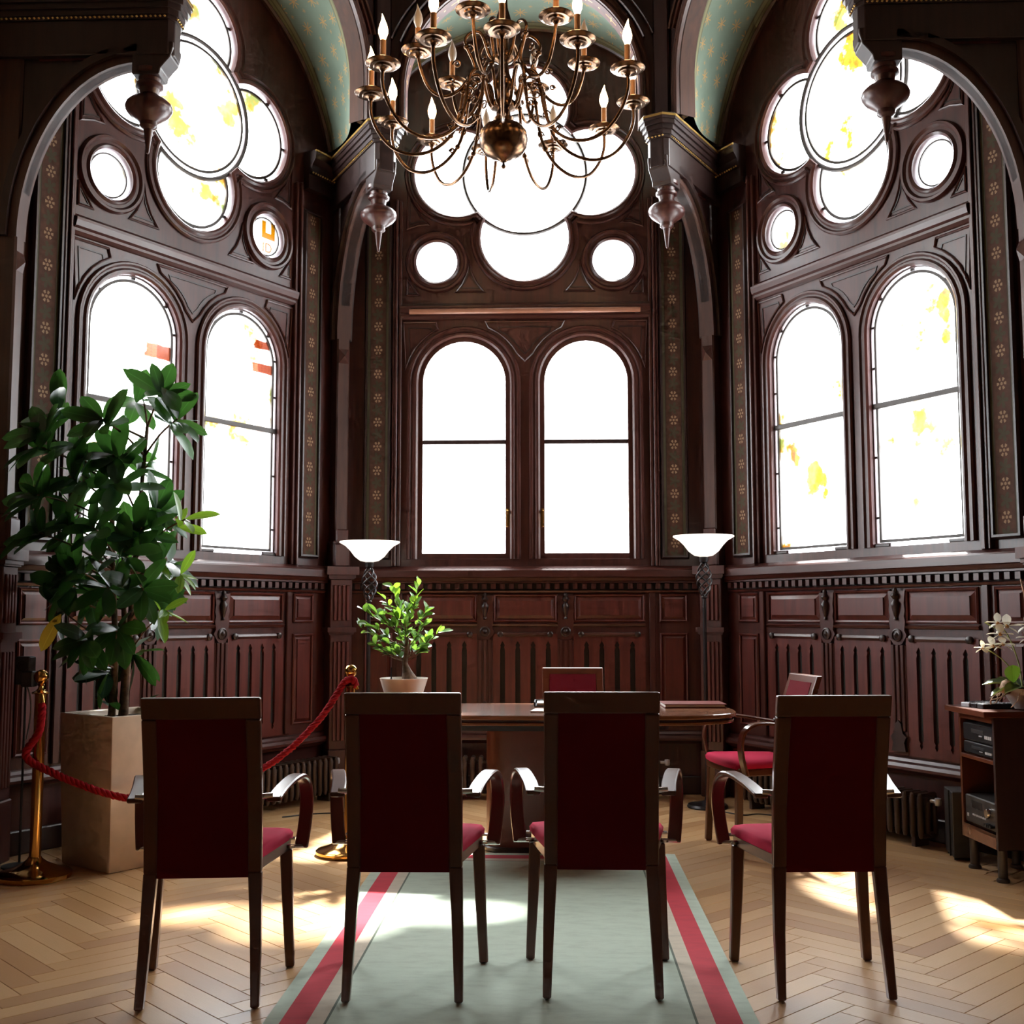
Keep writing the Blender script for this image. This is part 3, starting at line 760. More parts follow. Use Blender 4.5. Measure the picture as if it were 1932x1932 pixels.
# copper coloured rod above the back lights
rr = thing('blind_rod', 'copper brown rod fixed across the back window above its arched lights', 'rod', (0.0, AW-.075, 3.30))
m = MB().tube([(-.80,0,0),(.80,0,0)], .019, 12); m.build('rod', plain('copper_brown_paint', (.34,.15,.09), .35), rr, smooth=40)
for u in (-.78, .78): MB().box(u-.012, u+.012, .0, .055, -.012, .012).build('bracket', M['wood_dark'], rr)

# ------------------------------------------------------------------ corner pilasters with hammer beams and pendants
PEND_R = 1.86
def hammer(k, n, label):
    root = empty('trim_%d' % n, (0,0,0), radians(k-90)); tag(root, label, kind='structure')
    def P(mb, name, mat='wood_dark', **kw): return mb.build(name, M[mat], root, **kw)
    r1 = 2.66
    P(MB().box(-.085,.085, 2.475, r1, .0, .30), 'pedestal', 'wood', bevel=.006)
    P(MB().box(-.078,.078, 2.485, r1, .30, 1.44), 'lower_shaft', 'wood', bevel=.005)
    m = MB()
    for z0, z1 in ((.36,1.02), (1.16,1.40)):
        for d in (-.045, -.015, .015, .045): m.box(d-.010, d+.010, 2.474, 2.50, z0, z1)
    P(m, 'reeding', 'wood_red', bevel=.003)
    def cap(z, h, o, nm):
        m = MB(); pr = [(0,0),(.01,.1),(.018,.35),(.035,.55),(.035,.8),(.025,1)]
        for (o1,t1),(o2,t2) in zip(pr[:-1], pr[1:]):
            m.box(-.078-o*max(o1,o2)/.035, .078+o*max(o1,o2)/.035, 2.485-o*max(o1,o2)/.035, r1, z+h*t1, z+h*t2)
        P(m, nm, 'wood')
    cap(1.065, .05, .022, 'string_course'); cap(1.44, .085, .035, 'pedestal_cap')
    # stepped foot of the upper shaft
    P(MB().box(-.062,.062, 2.485, r1, 1.525, 1.70).box(-.054,.054, 2.47, 2.50, 1.525, 1.68).box(-.045,.045,2.478,2.52,1.68,1.78), 'shaft_foot', 'wood', bevel=.008)
    P(MB().box(-.046,.046, 2.50, r1, 1.68, 4.3), 'upper_shaft', 'wood_brown', bevel=.010)
    dm = MB().add([(-.034,2.499,2.93),(.034,2.499,2.93),(.034,2.499,3.03),(-.034,2.499,3.03),(0,2.47,2.98)], [(0,1,4),(1,2,4),(2,3,4),(3,0,4)])
    P(dm, 'diamond_boss', 'wood')
    # curved brace
    ell = [(2.50 - .60*(1-cos(t)), 3.10 + .90*sin(t)) for t in [pi/2*i/18 for i in range(19)]]
    def band(o0, o1, w, nm, mat):
        inn = []
        for i, (y, z) in enumerate(ell):
            a = ell[max(i-1,0)]; b = ell[min(i+1,18)]; t = Vector((b[0]-a[0], b[1]-a[1])).normalized(); nn = Vector((t.y, -t.x))  # outward (towards corner)
            inn.append((Vector((y,z)) + nn*o0, Vector((y,z)) + nn*o1))
        poly = [tuple(p[0]) for p in inn] + [tuple(p[1]) for p in inn[::-1]]
        m = MB(); n_ = len(inn)
        vs = []
        for p0, p1 in inn:
            for x in (-w/2, w/2): vs += [(x, p0.x, p0.y), (x, p1.x, p1.y)]
        fs = []
        for i in range(n_-1):
            a = i*4; b = a+4
            fs += [(a,b,b+2,a+2),(a+1,a+3,b+3,b+1),(a,a+1,b+1,b),(a+2,b+2,b+3,a+3)]
        fs += [(0,2,3,1), ((n_-1)*4,(n_-1)*4+1,(n_-1)*4+3,(n_-1)*4+2)]
        m.add(vs, fs); P(m, nm, mat, smooth=40)
    band(-.0, .045, .10, 'brace', 'wood_brown'); band(.045, .085, .15, 'brace_moulding', 'wood_dark')
    sp = [(y, z) for y, z in ell[3:]] + [(1.88, 4.10), (2.62, 4.10), (2.62, ell[3][1])]
    P(MB().prism(sp, -.03, .03, 'x'), 'brace_spandrel')
    P(MB().box(-.040,.040, 2.12,2.42, 4.02,4.05), 'inlay', 'wood_red')
    # beam with cornice
    P(MB().prism([(-.075,1.75),(-.045,1.72),(.045,1.72),(.075,1.75),(.075,2.66),(-.075,2.66)], 4.03, 4.215, 'z'), 'beam', bevel=.004)
    con = [(1.93,3.93),(1.79,3.93),(1.785,3.96),(1.765,3.985),(1.735,4.02),(1.722,4.07),(1.722,4.10),(1.93,4.10)]
    P(MB().prism(con, -.066, .066, 'x'), 'console', bevel=.004)
    m = MB()
    for z0, z1, o in ((4.212,4.232,.010), (4.232,4.262,.018), (4.262,4.292,.030), (4.292,4.320,.044), (4.320,4.350,.052), (4.350,4.362,.046)):
        m.prism([(-.075-o,1.75-o*.4),(-.045-o*.4,1.72-o),(.045+o*.4,1.72-o),(.075+o,1.75-o*.4),(.075+o,2.62),(-.075-o,2.62)], z0, z1, 'z')
    P(m, 'beam_cornice')
    m = MB().box(-.066,.066, 1.664,1.670, 4.338,4.352)
    for s in (-1,1):
        m.box(s*.128-.003, s*.128+.003, 1.73, 2.62, 4.338, 4.352)
        m.prism([(s*.066,1.664),(s*.066,1.670),(s*.125,1.733),(s*.131,1.730)], 4.338, 4.352, 'z')
    P(m, 'gilt_edge', 'gold')
    m = MB()
    for i in range(38):
        for s in (-1,1): m.lathe([(0,-.007),(.008,0),(0,.007)], (s*.088, 1.76+.024*i, 4.222), 6)
    for i in range(-2,3): m.lathe([(0,-.007),(.008,0),(0,.007)], (.024*i, 1.708, 4.222), 6)
    tag(P(m, 'bead_row', 'gold'), kind='stuff')
    # turned pendant
    pr = [(.062,.245),(.075,.235),(.075,.215),(.058,.205),(.055,.175),(.068,.165),(.068,.150),(.052,.140),(.046,.112),(.058,.098),(.092,.082),(.112,.062),(.118,.044),(.114,.026),(.096,.002),(.066,-.020),(.044,-.036),(.044,-.056),(.034,-.066),(.024,-.072),(.020,-.10),(.013,-.15),(.007,-.195),(0,-.20)]
    P(MB().lathe(pr[::-1], (0, PEND_R, 3.735), 28), 'pendant', 'wood', smooth=40)
    # rib post carried by the beam
    P(MB().box(-.055,.055, 1.80, 2.30, 4.355, 6.1), 'rib_post', 'wood_dark', bevel=.01)
    return root
hammer(180, 1, 'carved hammer beam with turned pendant at the near left corner')
hammer(120, 2, 'carved hammer beam with turned pendant left of the back window')
hammer(60, 3, 'carved hammer beam with turned pendant right of the back window')
hammer(0, 4, 'carved hammer beam with turned pendant at the near right corner')

# ------------------------------------------------------------------ vault
ceil = MB().box(-4.2, 4.2, -9.5, 3.4, 6.1, 6.25).build('ceiling', M['ceil']); tag(ceil, 'painted vault and upper ceiling of the bay', kind='structure')
FA = 1.61; FR, FZ, FS = .765, 4.62, 4.36
for k in (90, 150, 30):
    rz = radians(k-90)
    n = 44
    def fpt(t):   # front arch (stilted): t 0..1
        L0 = FZ - FS; Lt = 2*L0 + pi*FR; s = t*Lt
        if s < L0: return (-FR, FS + s)
        if s > Lt - L0: return (FR, FS + (Lt - s))
        a = pi - (s - L0)/FR; return (FR*cos(a), FZ + FR*sin(a))
    def wpt(t):
        a0 = 14.0; a = radians(180 - a0 - (180-2*a0)*t); return (1.222*cos(a), 4.143 + 1.222*sin(a))
    vs, fs = [], []; uvs = []
    ns = 8
    for i in range(n+1):
        t = i/n; f = fpt(t); g = wpt(t)
        for j in range(ns+1):
            q = j/ns
            # slight concave bulge between wall arch and front arch
            b = .05*sin(pi*q)
            u = g[0]*(1-q) + f[0]*q; z = g[1]*(1-q) + f[1]*q
            d = Vector((u, z - 4.3)); d = d.normalized() if d.length else Vector((0,1))
            vs.append((u + d.x*b, (AW-.03)*(1-q) + (FA+.105)*q, z + d.y*b)); uvs.append((q, t*3.0))
    for i in range(n):
        for j in range(ns):
            a = i*(ns+1)+j; fs.append((a, a+1, a+ns+2, a+ns+1))
    me = bpy.data.meshes.new('vault_cell'); me.from_pydata(vs, [], fs); me.materials.append(M['vault']); me.shade_smooth()
    uv = me.uv_layers.new(name='UVMap')
    for l in me.loops: uv.data[l.index].uv = uvs[l.vertex_index]
    link('vault_cell', me, ceil, rot=(0,0,rz))
    # front arch wall with its bands
    hole = [(-FR, FS)] + [fpt(i/40) for i in range(1,40)] + [(FR, FS)]
    outl = [(-.93, FS), (-FR, FS)] + [fpt(i/48) for i in range(1,48)] + [(FR, FS), (.93, FS), (.93, 6.12), (-.93, 6.12)]
    pm_ = plate_mesh('arch_wall', outl, [], FA, FA+.062, M['wood_dark'], 30); link('arch_wall', pm_, ceil, rot=(0,0,rz))
    path = [fpt(i/48) for i in range(49)]
    for (o0, o1, h, nm, mat) in ((.0, .035, .03, 'archivolt', 'wood_brown'), (.04, .075, .018, 'archivolt_band', 'wood_brown'), (.085, .10, .03, 'archivolt_bead', 'wood'), (.15, .165, .02, 'archivolt_bead', 'wood_brown')):
        pth = path if o1 < .1 else [p for p in path if abs(p[0]) < .72]
        MB().sweep(pth, [(o0,-.02),(o0,h),((o0+o1)/2,h+.008),(o1,h),(o1,-.02)], False, FA, -1).build(nm, M[mat], ceil, smooth=35, rot=(0,0,rz))
    # stencilled soffit of the front arch
    vs, fs, uvs = [], [], []
    for i in range(49):
        p = path[i]
        c = Vector((0, FZ)); d = (Vector(p) - Vector((0, max(p[1], FZ) if p[1] < FZ else FZ))); 
        d = Vector((p[0], max(0, p[1]-FZ))).normalized()
        for y in (FA-.002, FA+.112): vs.append((p[0] - d.x*.004, y, p[1] - d.y*.004)); uvs.append((0 if y < FA else 1, i/48*13))
    for i in range(48): fs.append((2*i, 2*i+1, 2*i+3, 2*i+2))
    me = bpy.data.meshes.new('arch_soffit'); me.from_pydata(vs, [], fs); me.materials.append(M['cross'] if k == 90 else M['soffit']); me.shade_smooth()
    uv = me.uv_layers.new(name='UVMap')
    for l in me.loops: uv.data[l.index].uv = uvs[l.vertex_index]
    link('arch_soffit', me, ceil, rot=(0,0,rz))
    # roof over the vault cell keeps the sky out
    MB().prism([(-1.5, 6.0), (1.5, 6.0), (1.5, 6.12), (-1.5, 6.12)], 1.5, 2.6, 'y').build('upper_deck', M['ceil'], ceil, rot=(0,0,rz))
    MB().box(-1.45, 1.45, AG+.045, AG+.10, 4.2, 6.12).build('outer_gable', M['ceil'], ceil, rot=(0,0,rz)) if False else None
    g = arc(0, 4.143, 1.355, 5, 175, 40)
    plate_ = plate_mesh('gable_wall', [(1.45,4.2),(1.45,6.12),(-1.45,6.12),(-1.45,4.2)] + g[::-1], [], AW+.02, AG+.16, M['wood_dark']); link('gable_wall', plate_, ceil, rot=(0,0,rz))

# ------------------------------------------------------------------ the hall behind the camera
def nave(name, label, b, mat='plaster'):
    o = MB().box(*b).build(name, M[mat]); tag(o, label, kind='structure'); return o
for s, nm, lb in ((-1, 'wall_hall_left', 'hall wall left of the bay'), (1, 'wall_hall_right', 'hall wall right of the bay')):
    x0, x1 = sorted((s*2.70, s*2.85))
    o = nave(nm, lb, (x0, x1, -9.4, .02, 0, 6.1))
    d0, d1 = sorted((s*2.70, s*2.66)); MB().box(d0, d1, -9.4, -.12, 0, 1.5).build('dado', M['wood'], o)
    c0, c1 = sorted((s*2.70, s*2.62)); MB().box(c0, c1, -9.4, -.12, 1.5, 1.56).build('dado_rail', M['wood'], o)
nave('wall_front', 'hall wall behind the viewer', (-2.85, 2.85, -9.4, -9.25, 0, 6.1))

# ------------------------------------------------------------------ rug
rug = thing('rug', 'long sage green rug with red and cream border stripes under the chairs', 'rug', (0,0,0))
x0, x1, y0, y1 = RUG; T = .012
def ring(d0, d1):
    m = MB(); a = (x0+d0, x1-d0, y0+d0, y1-d0); b = (x0+d1, x1-d1, y0+d1, y1-d1)
    for q in ([(a[0],a[2]),(a[0],a[3]),(b[0],b[3]),(b[0],b[2])], [(a[0],a[3]),(a[1],a[3]),(b[1],b[3]),(b[0],b[3])],
              [(a[1],a[3]),(a[1],a[2]),(b[1],b[2]),(b[1],b[3])], [(a[1],a[2]),(a[0],a[2]),(b[0],b[2]),(b[1],b[2])]): m.prism(q, .0, T, 'z')
    return m
ring(0, .048).build('outer_border', M['rug_green'], rug)
ring(.048, .128).build('red_stripe', M['rug_red'], rug)
ring(.128, .178).build('cream_stripe', M['rug_cream'], rug)
ring(.178, .186).build('dark_line', M['rug_line'], rug)
MB().box(x0+.186, x1-.186, y0+.186, y1-.186, 0, T).build('field', M['rug_green'], rug)

# ------------------------------------------------------------------ chairs
def post_xy(z, H):
    zs = [(0,.174,-.240),(.2,.168,-.207),(.40,.160,-.190),(.65,.159,-.212),(H,.157,-.292)]
    for (za,xa,ya),(zb,xb,yb) in zip(zs[:-1], zs[1:]):
        if z <= zb + 1e-6:
            t = (z-za)/(zb-za); return xa+(xb-xa)*t, ya+(yb-ya)*t
    return zs[-1][1:]
def make_chair(H):
    root = empty('armchair')
    cw = M['chairwood']
    for s in (-1, 1):
        # rear leg and back post below the seat, tapering to the foot
        p = [(s*post_xy(z,H)[0], post_xy(z,H)[1], z) for z in (.004, .1, .2, .3, .40)]
        MB().band(p, (1,0,0), [.026,.030,.034,.038,.042], .032).build('leg', cw, root, bevel=.004)
        MB().band([(s*.232, .178, .003), (s*.222, .170, .2), (s*.214, .162, .40)], (1,0,0), [.030,.036,.042], .034).build('leg', cw, root, bevel=.004)
    # back frame: two posts and a top rail
    m = MB()
    for s in (-1, 1):
        zz = [.40,.5,.6,.7,.8,H-.066]
        m.band([(s*post_xy(z,H)[0], post_xy(z,H)[1], z) for z in zz], (1,0,0), [.042,.043,.044,.045,.045,.046], .030)
    y_t = post_xy(H,H)[1]; y_b = post_xy(H-.07,H)[1]
    m.add([(-.181,y_b-.015,H-.068),(.181,y_b-.015,H-.068),(.181,y_t-.015,H),(-.181,y_t-.015,H),(-.181,y_b+.015,H-.068),(.181,y_b+.015,H-.068),(.181,y_t+.015,H),(-.181,y_t+.015,H)],
          [(0,1,2,3),(7,6,5,4),(0,4,5,1),(3,2,6,7),(0,3,7,4),(1,5,6,2)])
    m.build('back_frame', cw, root, bevel=.005, seg=2)
    # upholstered back
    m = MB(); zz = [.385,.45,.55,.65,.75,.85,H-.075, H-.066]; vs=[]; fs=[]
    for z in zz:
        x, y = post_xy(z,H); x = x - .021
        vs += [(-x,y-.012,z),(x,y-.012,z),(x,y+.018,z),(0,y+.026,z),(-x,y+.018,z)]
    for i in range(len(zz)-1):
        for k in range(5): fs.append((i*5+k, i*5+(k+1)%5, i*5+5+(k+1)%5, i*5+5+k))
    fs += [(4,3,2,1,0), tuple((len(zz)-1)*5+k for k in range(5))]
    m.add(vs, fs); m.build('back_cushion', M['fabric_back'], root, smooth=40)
    # seat
    m = MB()
    m.prism([(-.164,-.176),(.164,-.176),(.228,.185),(-.228,.185)], .392, .432, 'z'); m.build('seat_frame', cw, root, bevel=.005)
    m = MB(); n = 10; vs=[]; fs=[]
    for lev, (sc, z) in enumerate(((1.0,.430),(1.01,.448),(.96,.463),(.80,.472),(.4,.477))):
        for x, y in ((-.166,-.17),(0,-.178),(.166,-.17),(.198,.0),(.232,.185),(.12,.20),(0,.204),(-.12,.20),(-.232,.185),(-.198,0)):
            vs.append((x*sc, .01+(y-.01)*sc, z))
    for l in range(4):
        for k in range(n): fs.append((l*n+k, l*n+(k+1)%n, l*n+n+(k+1)%n, l*n+n+k))
    fs += [tuple(range(n))[::-1], tuple(4*n+k for k in range(n))]
    m.add(vs, fs); m.build('seat_cushion', M['fabric'], root, smooth=60)
    for s in (-1, 1):
        pth = bez([(s*.214,-.205,.622),(s*.226,-.10,.640),(s*.248,.02,.656),(s*.265,.10,.652),(s*.276,.155,.618),(s*.280,.175,.555),(s*.276,.168,.485),(s*.266,.145,.405)], 4)
        ar = MB().band(pth, (1,-.18*s,0), .046, .016).build('armrest', cw, root, bevel=.004, smooth=40)
        MB().tube([(s*.172,-.198,.632),(s*.212,-.198,.634)], .009, 10).build('bolt', M['chrome'], ar, smooth=40)
        MB().tube([(s*.218,.142,.410),(s*.288,.146,.410)], .008, 10).lathe([(0,-.006),(.016,-.004),(.016,.004),(0,.006)], (s*.232,.142,.410), 10).build('bolt', M['chrome'], ar, smooth=40)
        MB().box(min(s*.205,s*.245), max(s*.205,s*.245), .150, .178, .430, .436).build('corner_clip', M['chrome'], root)
    return root
ch = make_chair(.947)
front = [((-.920,-1.747), 6.5, 'leftmost of the four red armchairs seen from behind, in front of the cream planter'),
         ((-.276,-1.700), 1.0, 'red armchair seen from behind, second from the left, hiding the left end of the table'),
         ((.344,-1.645), .3, 'red armchair seen from behind, third from the left, in front of the table column'),
         ((1.060,-1.594), 3.3, 'rightmost of the four red armchairs seen from behind, standing off the rug')]
for i, (p, a, lb) in enumerate(front):
    c = ch if i == 0 else copy_tree(ch)
    zoff = .0125 if i in (1, 2) else 0
    c.location = (p[0], p[1], zoff); c.rotation_euler = (0,0,radians(a)); tag(c, lb, 'chair', 'wooden armchairs with red upholstery')
c5 = make_chair(.885); c5.location = (.31, 1.02, 0); c5.rotation_euler = (0,0,radians(181)); tag(c5, 'red upholstered armchair facing the viewer behind the table', 'chair', 'wooden armchairs with red upholstery')
c6 = copy_tree(c5); c6.location = (1.235, .52, 0); c6.rotation_euler = (0,0,radians(101)); tag(c6, 'red upholstered armchair turned sideways at the right end of the table', 'chair', 'wooden armchairs with red upholstery')

# ------------------------------------------------------------------ table
TZ = .72
tb = thing('table', 'polished wooden meeting table with boat shaped top on a broad rounded column', 'table', (.15, .335, 0))
def superell(a, b, n=3.2, k=64): return [(a*abs(cos(t))**(2/n)*(1 if cos(t)>=0 else -1), b*abs(sin(t))**(2/n)*(1 if sin(t)>=0 else -1)) for t in [2*pi*i/k for i in range(k)]]
MB().prism(superell(.955,.385), TZ-.022, TZ, 'z').build('table_top', M['tablewood'], tb, bevel=.004)
MB().prism(superell(.935,.365), TZ-.034, TZ-.022, 'z').build('top_groove', M['wood_dark'], tb)
MB().prism(superell(.945,.375), TZ-.050, TZ-.034, 'z').build('top_edge', M['tablewood'], tb, bevel=.004)
MB().prism(superell(.62,.26,4), TZ-.085, TZ-.050, 'z').build('sub_frame', M['black'], tb)
MB().prism(superell(.305,.15,4), .025, TZ-.085, 'z').build('column', M['colwood'], tb, smooth=30, loc=(0,.15,0))
MB().prism(superell(.32,.165,4), .0, .028, 'z').build('foot', M['wood_dark'], tb, bevel=.006, loc=(0,.15,0))

fo = thing('folder', 'dark red leather folder lying on the right end of the table', 'folder', (.92,.53,TZ), radians(2))
MB().box(-.16,.16,-.11,.11,0,.005).build('cover', M['folder'], fo, bevel=.002); MB().box(-.155,.15,-.105,.105,.005,.016).build('pages', M['paper'], fo); MB().box(-.16,.16,-.11,.11,.016,.021).build('cover', M['folder'], fo, bevel=.002)
bk = thing('booklet', 'thin white booklet lying on the table behind the third chair', 'booklet', (.20,.19,TZ), radians(-8))
MB().box(-.11,.11,-.08,.08,0,.006).build('pages', M['paper'], bk, bevel=.001); MB().box(-.112,.112,-.082,.082,.006,.008).build('cover', M['paper'], bk)
tr = thing('document_tray', 'flat black tray with papers on the table beside the white booklet', 'tray', (.24,.58,TZ))
MB().box(-.15,.15,-.10,.10,0,.006).box(-.15,-.142,-.10,.10,.006,.024).box(.142,.15,-.10,.10,.006,.024).box(-.15,.15,.092,.10,.006,.024).build('tray', M['black'], tr, bevel=.001)
MB().box(-.135,.135,-.09,.088,.006,.018).build('papers', M['paper'], tr)

# ------------------------------------------------------------------ leaves
def leaf_mesh(name, L, W, mat, bend=.18, fold=.16, nseg=8):
    vs, fs, uv = [], [], []
    for i in range(nseg+1):
        t = i/nseg; w = W/2*(sin(pi*min(1, t**1.2))**.55) if 0 < t < 1 else .002
        y = L*t; z = -bend*L*t*t
        for a in (-1, 0, 1):
            vs.append((a*w, y, z + abs(a)*w*fold*2)); uv.append((.5+.5*a, t))
    for i in range(nseg):
        for k in (0, 1): fs.append((i*3+k, i*3+k+1, i*3+k+4, i*3+k+3))
    me = bpy.data.meshes.new(name); me.from_pydata(vs, [], fs); me.materials.append(mat); me.shade_smooth()
    u = me.uv_layers.new(name='UVMap')
    for l in me.loops: u.data[l.index].uv = uv[l.vertex_index]
    return me
def aim(d, roll=0.0):
    d = Vector(d).normalized(); q = d.to_track_quat('Y', 'Z'); return (q.to_matrix() @ Euler((0, roll, 0)).to_matrix()).to_euler()

def aim2(d, n):
    y = Vector(d).normalized(); z = Vector(n); z = (z - y*z.dot(y)).normalized(); x = y.cross(z)
    return Matrix(((x.x,y.x,z.x),(x.y,y.y,z.y),(x.z,y.z,z.z))).to_euler()

# ---- tall rubber plant in a square cream planter
pt = thing('potted_rubber_plant', 'tall leafy rubber plant in a tapered square cream planter at the left', 'potted plant', (-1.92, .085, 0))
PX, PY = -1.92, .085
ang = radians(-35.2 - 0)
def tsq(h, z, rot=ang): return [(h*(a*cos(rot)-b*sin(rot)), h*(a*sin(rot)+b*cos(rot)), z) for a, b in ((-1,-1),(1,-1),(1,1),(-1,1))]
m = MB(); lv = [tsq(.200,0), tsq(.213,.40), tsq(.222,.725), tsq(.205,.725), tsq(.200,.69)]
vs = [v for q in lv for v in q]; fs = [(3,2,1,0)] + [(i*4+k, i*4+(k+1)%4, i*4+4+(k+1)%4, i*4+4+k) for i in range(4) for k in range(4)] + [(16,17,18,19)]
m.add(vs, fs).build('planter', M['potcream'], pt, bevel=.010, seg=2, smooth=40)
m = MB(); m.add(tsq(.198,.692), [(0,1,2,3)]); 
for i in range(60): m.lathe([(0,-.006),(.010,0),(0,.008)], (random.uniform(-.13,.13), random.uniform(-.13,.13), .695), 6)
m.build('soil', M['soil'], pt)
tk = [(-.06,-.03), (.0,-.02), (-.03,.03)]
tops = [(-.10,.0,1.85), (.06,.02,2.15), (-.06,.06,1.55)]
TR = []
for (a, b), tp in zip(tk, tops):
    pth = bez([(a,b,.68), (a+.01,b,1.0), ((a+tp[0])/2,(b+tp[1])/2,(1.0+tp[2])/2), tp], 6); TR.append(pth)
    MB().tube(pth, [.020*(1-.55*i/(len(pth)-1)) for i in range(len(pth))], 9).build('trunk', M['bark'], pt, smooth=60)
leafm = [leaf_mesh('leaf', .195, .080, M['leaf'], .16, .07), leaf_mesh('leaf', .175, .076, M['leaf'], .30, .07), leaf_mesh('leaf', .21, .082, M['leaf'], .08, .07)]
leafy = [leaf_mesh('leaf', .15, .048, M['leaf_young'], .12), leaf_mesh('leaf', .125, .042, M['leaf_young'], .2)]
leafyel = leaf_mesh('leaf', .20, .066, M['leaf_yellow'], .2)
CL = [(-2.232,-0.097,2.212),(-2.254,-0.263,2.003),(-2.296,-0.237,1.778),(-2.105,-0.193,2.013),(-1.968,-0.223,2.136),(-1.90,0.139,2.30),(-1.713,-0.085,2.30),(-1.637,-0.099,2.155),(-2.03,0.228,2.034),(-2.143,0.033,1.887),(-2.25,0.10,1.74),(-2.033,0.037,1.753),(-1.857,0.128,1.951),(-1.735,0.126,1.466),(-1.95,0.206,1.609),(-2.09,0.063,1.517),(-2.25,0.085,1.47),(-2.063,0.146,1.334),(-1.749,-0.194,1.326),(-2.25,0.05,1.228),(-1.774,0.101,1.227),(-1.922,-0.061,1.124),(-2.014,-0.213,1.076),(-1.93,0.205,0.98),(-2.017,0.035,0.90),(-2.16,0.10,1.02),(-1.778,0.202,1.363),(-2.30,-0.208,2.10),(-2.284,-0.22,1.603),(-1.759,0.019,1.724),(-2.17,0.17,1.31),(-1.90,-.16,1.85),(-2.0,-.2,1.62),(-1.85,-.18,1.5),(-2.12,-.2,1.86),(-2.18,-.12,1.64),(-1.95,-.1,1.98),(-2.1,-.15,1.42),(-2.2,-.1,1.34),(-1.92,-.2,1.33),(-1.80,-.1,1.62)]
YOUNG = [(-1.58,-.12,1.66),(-1.64,.02,1.40),(-1.66,-.1,1.22)]
rb = random.Random(5)
nleaf = 0
EXTRA = MB()
def inside_wall(p, mrg=.05): return (-.866*p[0] + .5*p[1]) < AW - .08 - mrg and p[0] > -2.62
def whorl(p, n, ms, spread, out_up):
    global nleaf
    c = Vector(p) - Vector((PX, PY, 0)); ax = Vector((0,0,c.z))
    rad = (c - ax); rad = rad.normalized() if rad.length > .05 else Vector((rb.uniform(-1,1), -1, 0)).normalized()
    low = max(0, min(1, (1.55 - c.z)/.6))
    main = (rad*.8 + Vector((0,0,out_up - 1.1*low))).normalized()
    a0 = rb.uniform(0, 6.28)
    for i in range(n):
        a = a0 + i*2.4; s1 = main.orthogonal().normalized(); s2 = main.cross(s1)
        d = (main*rb.uniform(.15,.9) + (s1*cos(a) + s2*sin(a))*spread).normalized()
        d.z -= .25*low
        L = .19; base = c - main*rb.uniform(0,.07)
        tip = base + d.normalized()*L + Vector((PX,PY,0))
        if not inside_wall(tip, .0): continue
        me = rb.choice(ms); s = rb.uniform(.8, 1.12)
        nv = Vector((0,0,.7)) + rad*rb.uniform(.2,.9) + Vector((rb.uniform(-.5,.5), rb.uniform(-.8,.1), rb.uniform(-.3,.3)))
        e = aim2(d, nv); nleaf += 1
        if nleaf <= 296: link('leaf', me, pt, base, e).scale = (s,s,s)
        else:
            R = e.to_matrix()
            EXTRA.add([R @ (v.co*s) + base for v in me.vertices], [tuple(p.vertices) for p in me.polygons])
for p in YOUNG:
    c = Vector(p) - Vector((PX,PY,0)); q = min((Vector(t) for pth in TR for t in pth), key=lambda t: (t - c + Vector((0,0,.2))).length)
    MB().tube(bez([q, (q+c)/2 + Vector((0,0,.03)), c], 4), .004, 6).build('branch', M['bark'], pt, smooth=60)
    whorl(p, 6, leafy, .8, .6)
for p in CL:
    # branch from the nearest trunk point below
    c = Vector(p) - Vector((PX,PY,0)); best = None
    for pth in TR:
        for q in pth:
            if q.z < c.z - .02 or best is None:
                dd = (Vector(q)-c).length + .5*abs((c.z-.18)-q.z)
                if best is None or dd < best[0]: best = (dd, Vector(q))
    q = best[1]; mid = (q + c)/2 + Vector((0,0,.02 - .04*(c.z < 1.4)))
    MB().tube(bez([q, mid, c], 4), [.007,.0065,.006,.0055,.005,.005,.0045,.004,.004], 6).build('branch', M['bark'], pt, smooth=60)
    whorl(p, rb.choice((8,9,10)), leafm, .9, .45)
EXTRA.build('leaf_mass', M['leaf'], pt, smooth=60)['kind'] = 'stuff'
o = link('leaf', leafyel, pt, (-2.155-PX, -.16-PY, 1.205), aim2((-.42,-.1,-.8), (.2,-1,.1))); o['label'] = 'yellowed leaf'
for px_ in ((.06,.03,.74),(-.10,.05,.74),(.10,-.07,.74),(.0,-.1,.74)):
    link('leaf', leafm[1], pt, px_, aim((px_[0]*6, px_[1]*6, .5), .2)).scale = (.6,.6,.6)

# ---- small ficus in a white bowl on the table
sp = thing('bonsai_ficus', 'small bushy ficus with a swollen trunk in a white bowl on the table', 'potted plant', (-.575, .34, TZ))
pr = [(.070,0),(.078,.004),(.100,.08),(.122,.150),(.124,.156),(.117,.156),(.105,.12),(.0,.118)]
MB().lathe(pr, n=36).build('bowl', M['potwhite'], sp, smooth=35)
MB().lathe([(0,.10),(.112,.128),(.06,.137),(0,.138)][::1], n=24).build('soil', M['soil'], sp, smooth=50)
MB().tube([(.03,0,.125),(.028,0,.15),(.015,0,.19),(.005,.0,.23),(.012,0,.30),(.015,0,.40)], [.046,.040,.024,.014,.011,.006], 12).build('trunk', M['bark'], sp, smooth=60)
MB().tube([(-.065,0,.125),(-.065,0,.21)], .004, 6).lathe([(.012,0),(.012,.012),(.004,.02)], (-.065,0,.135), 8).build('plant_stick', M['iron'], sp)
lm = [leaf_mesh('leaf', .060, .031, M['leaf_small'], .1, .12, 4), leaf_mesh('leaf', .052, .031, M['leaf_small'], .25, .12, 4)]
ly = [leaf_mesh('leaf', .060, .026, M['leaf_young'], .1, .12, 4)]
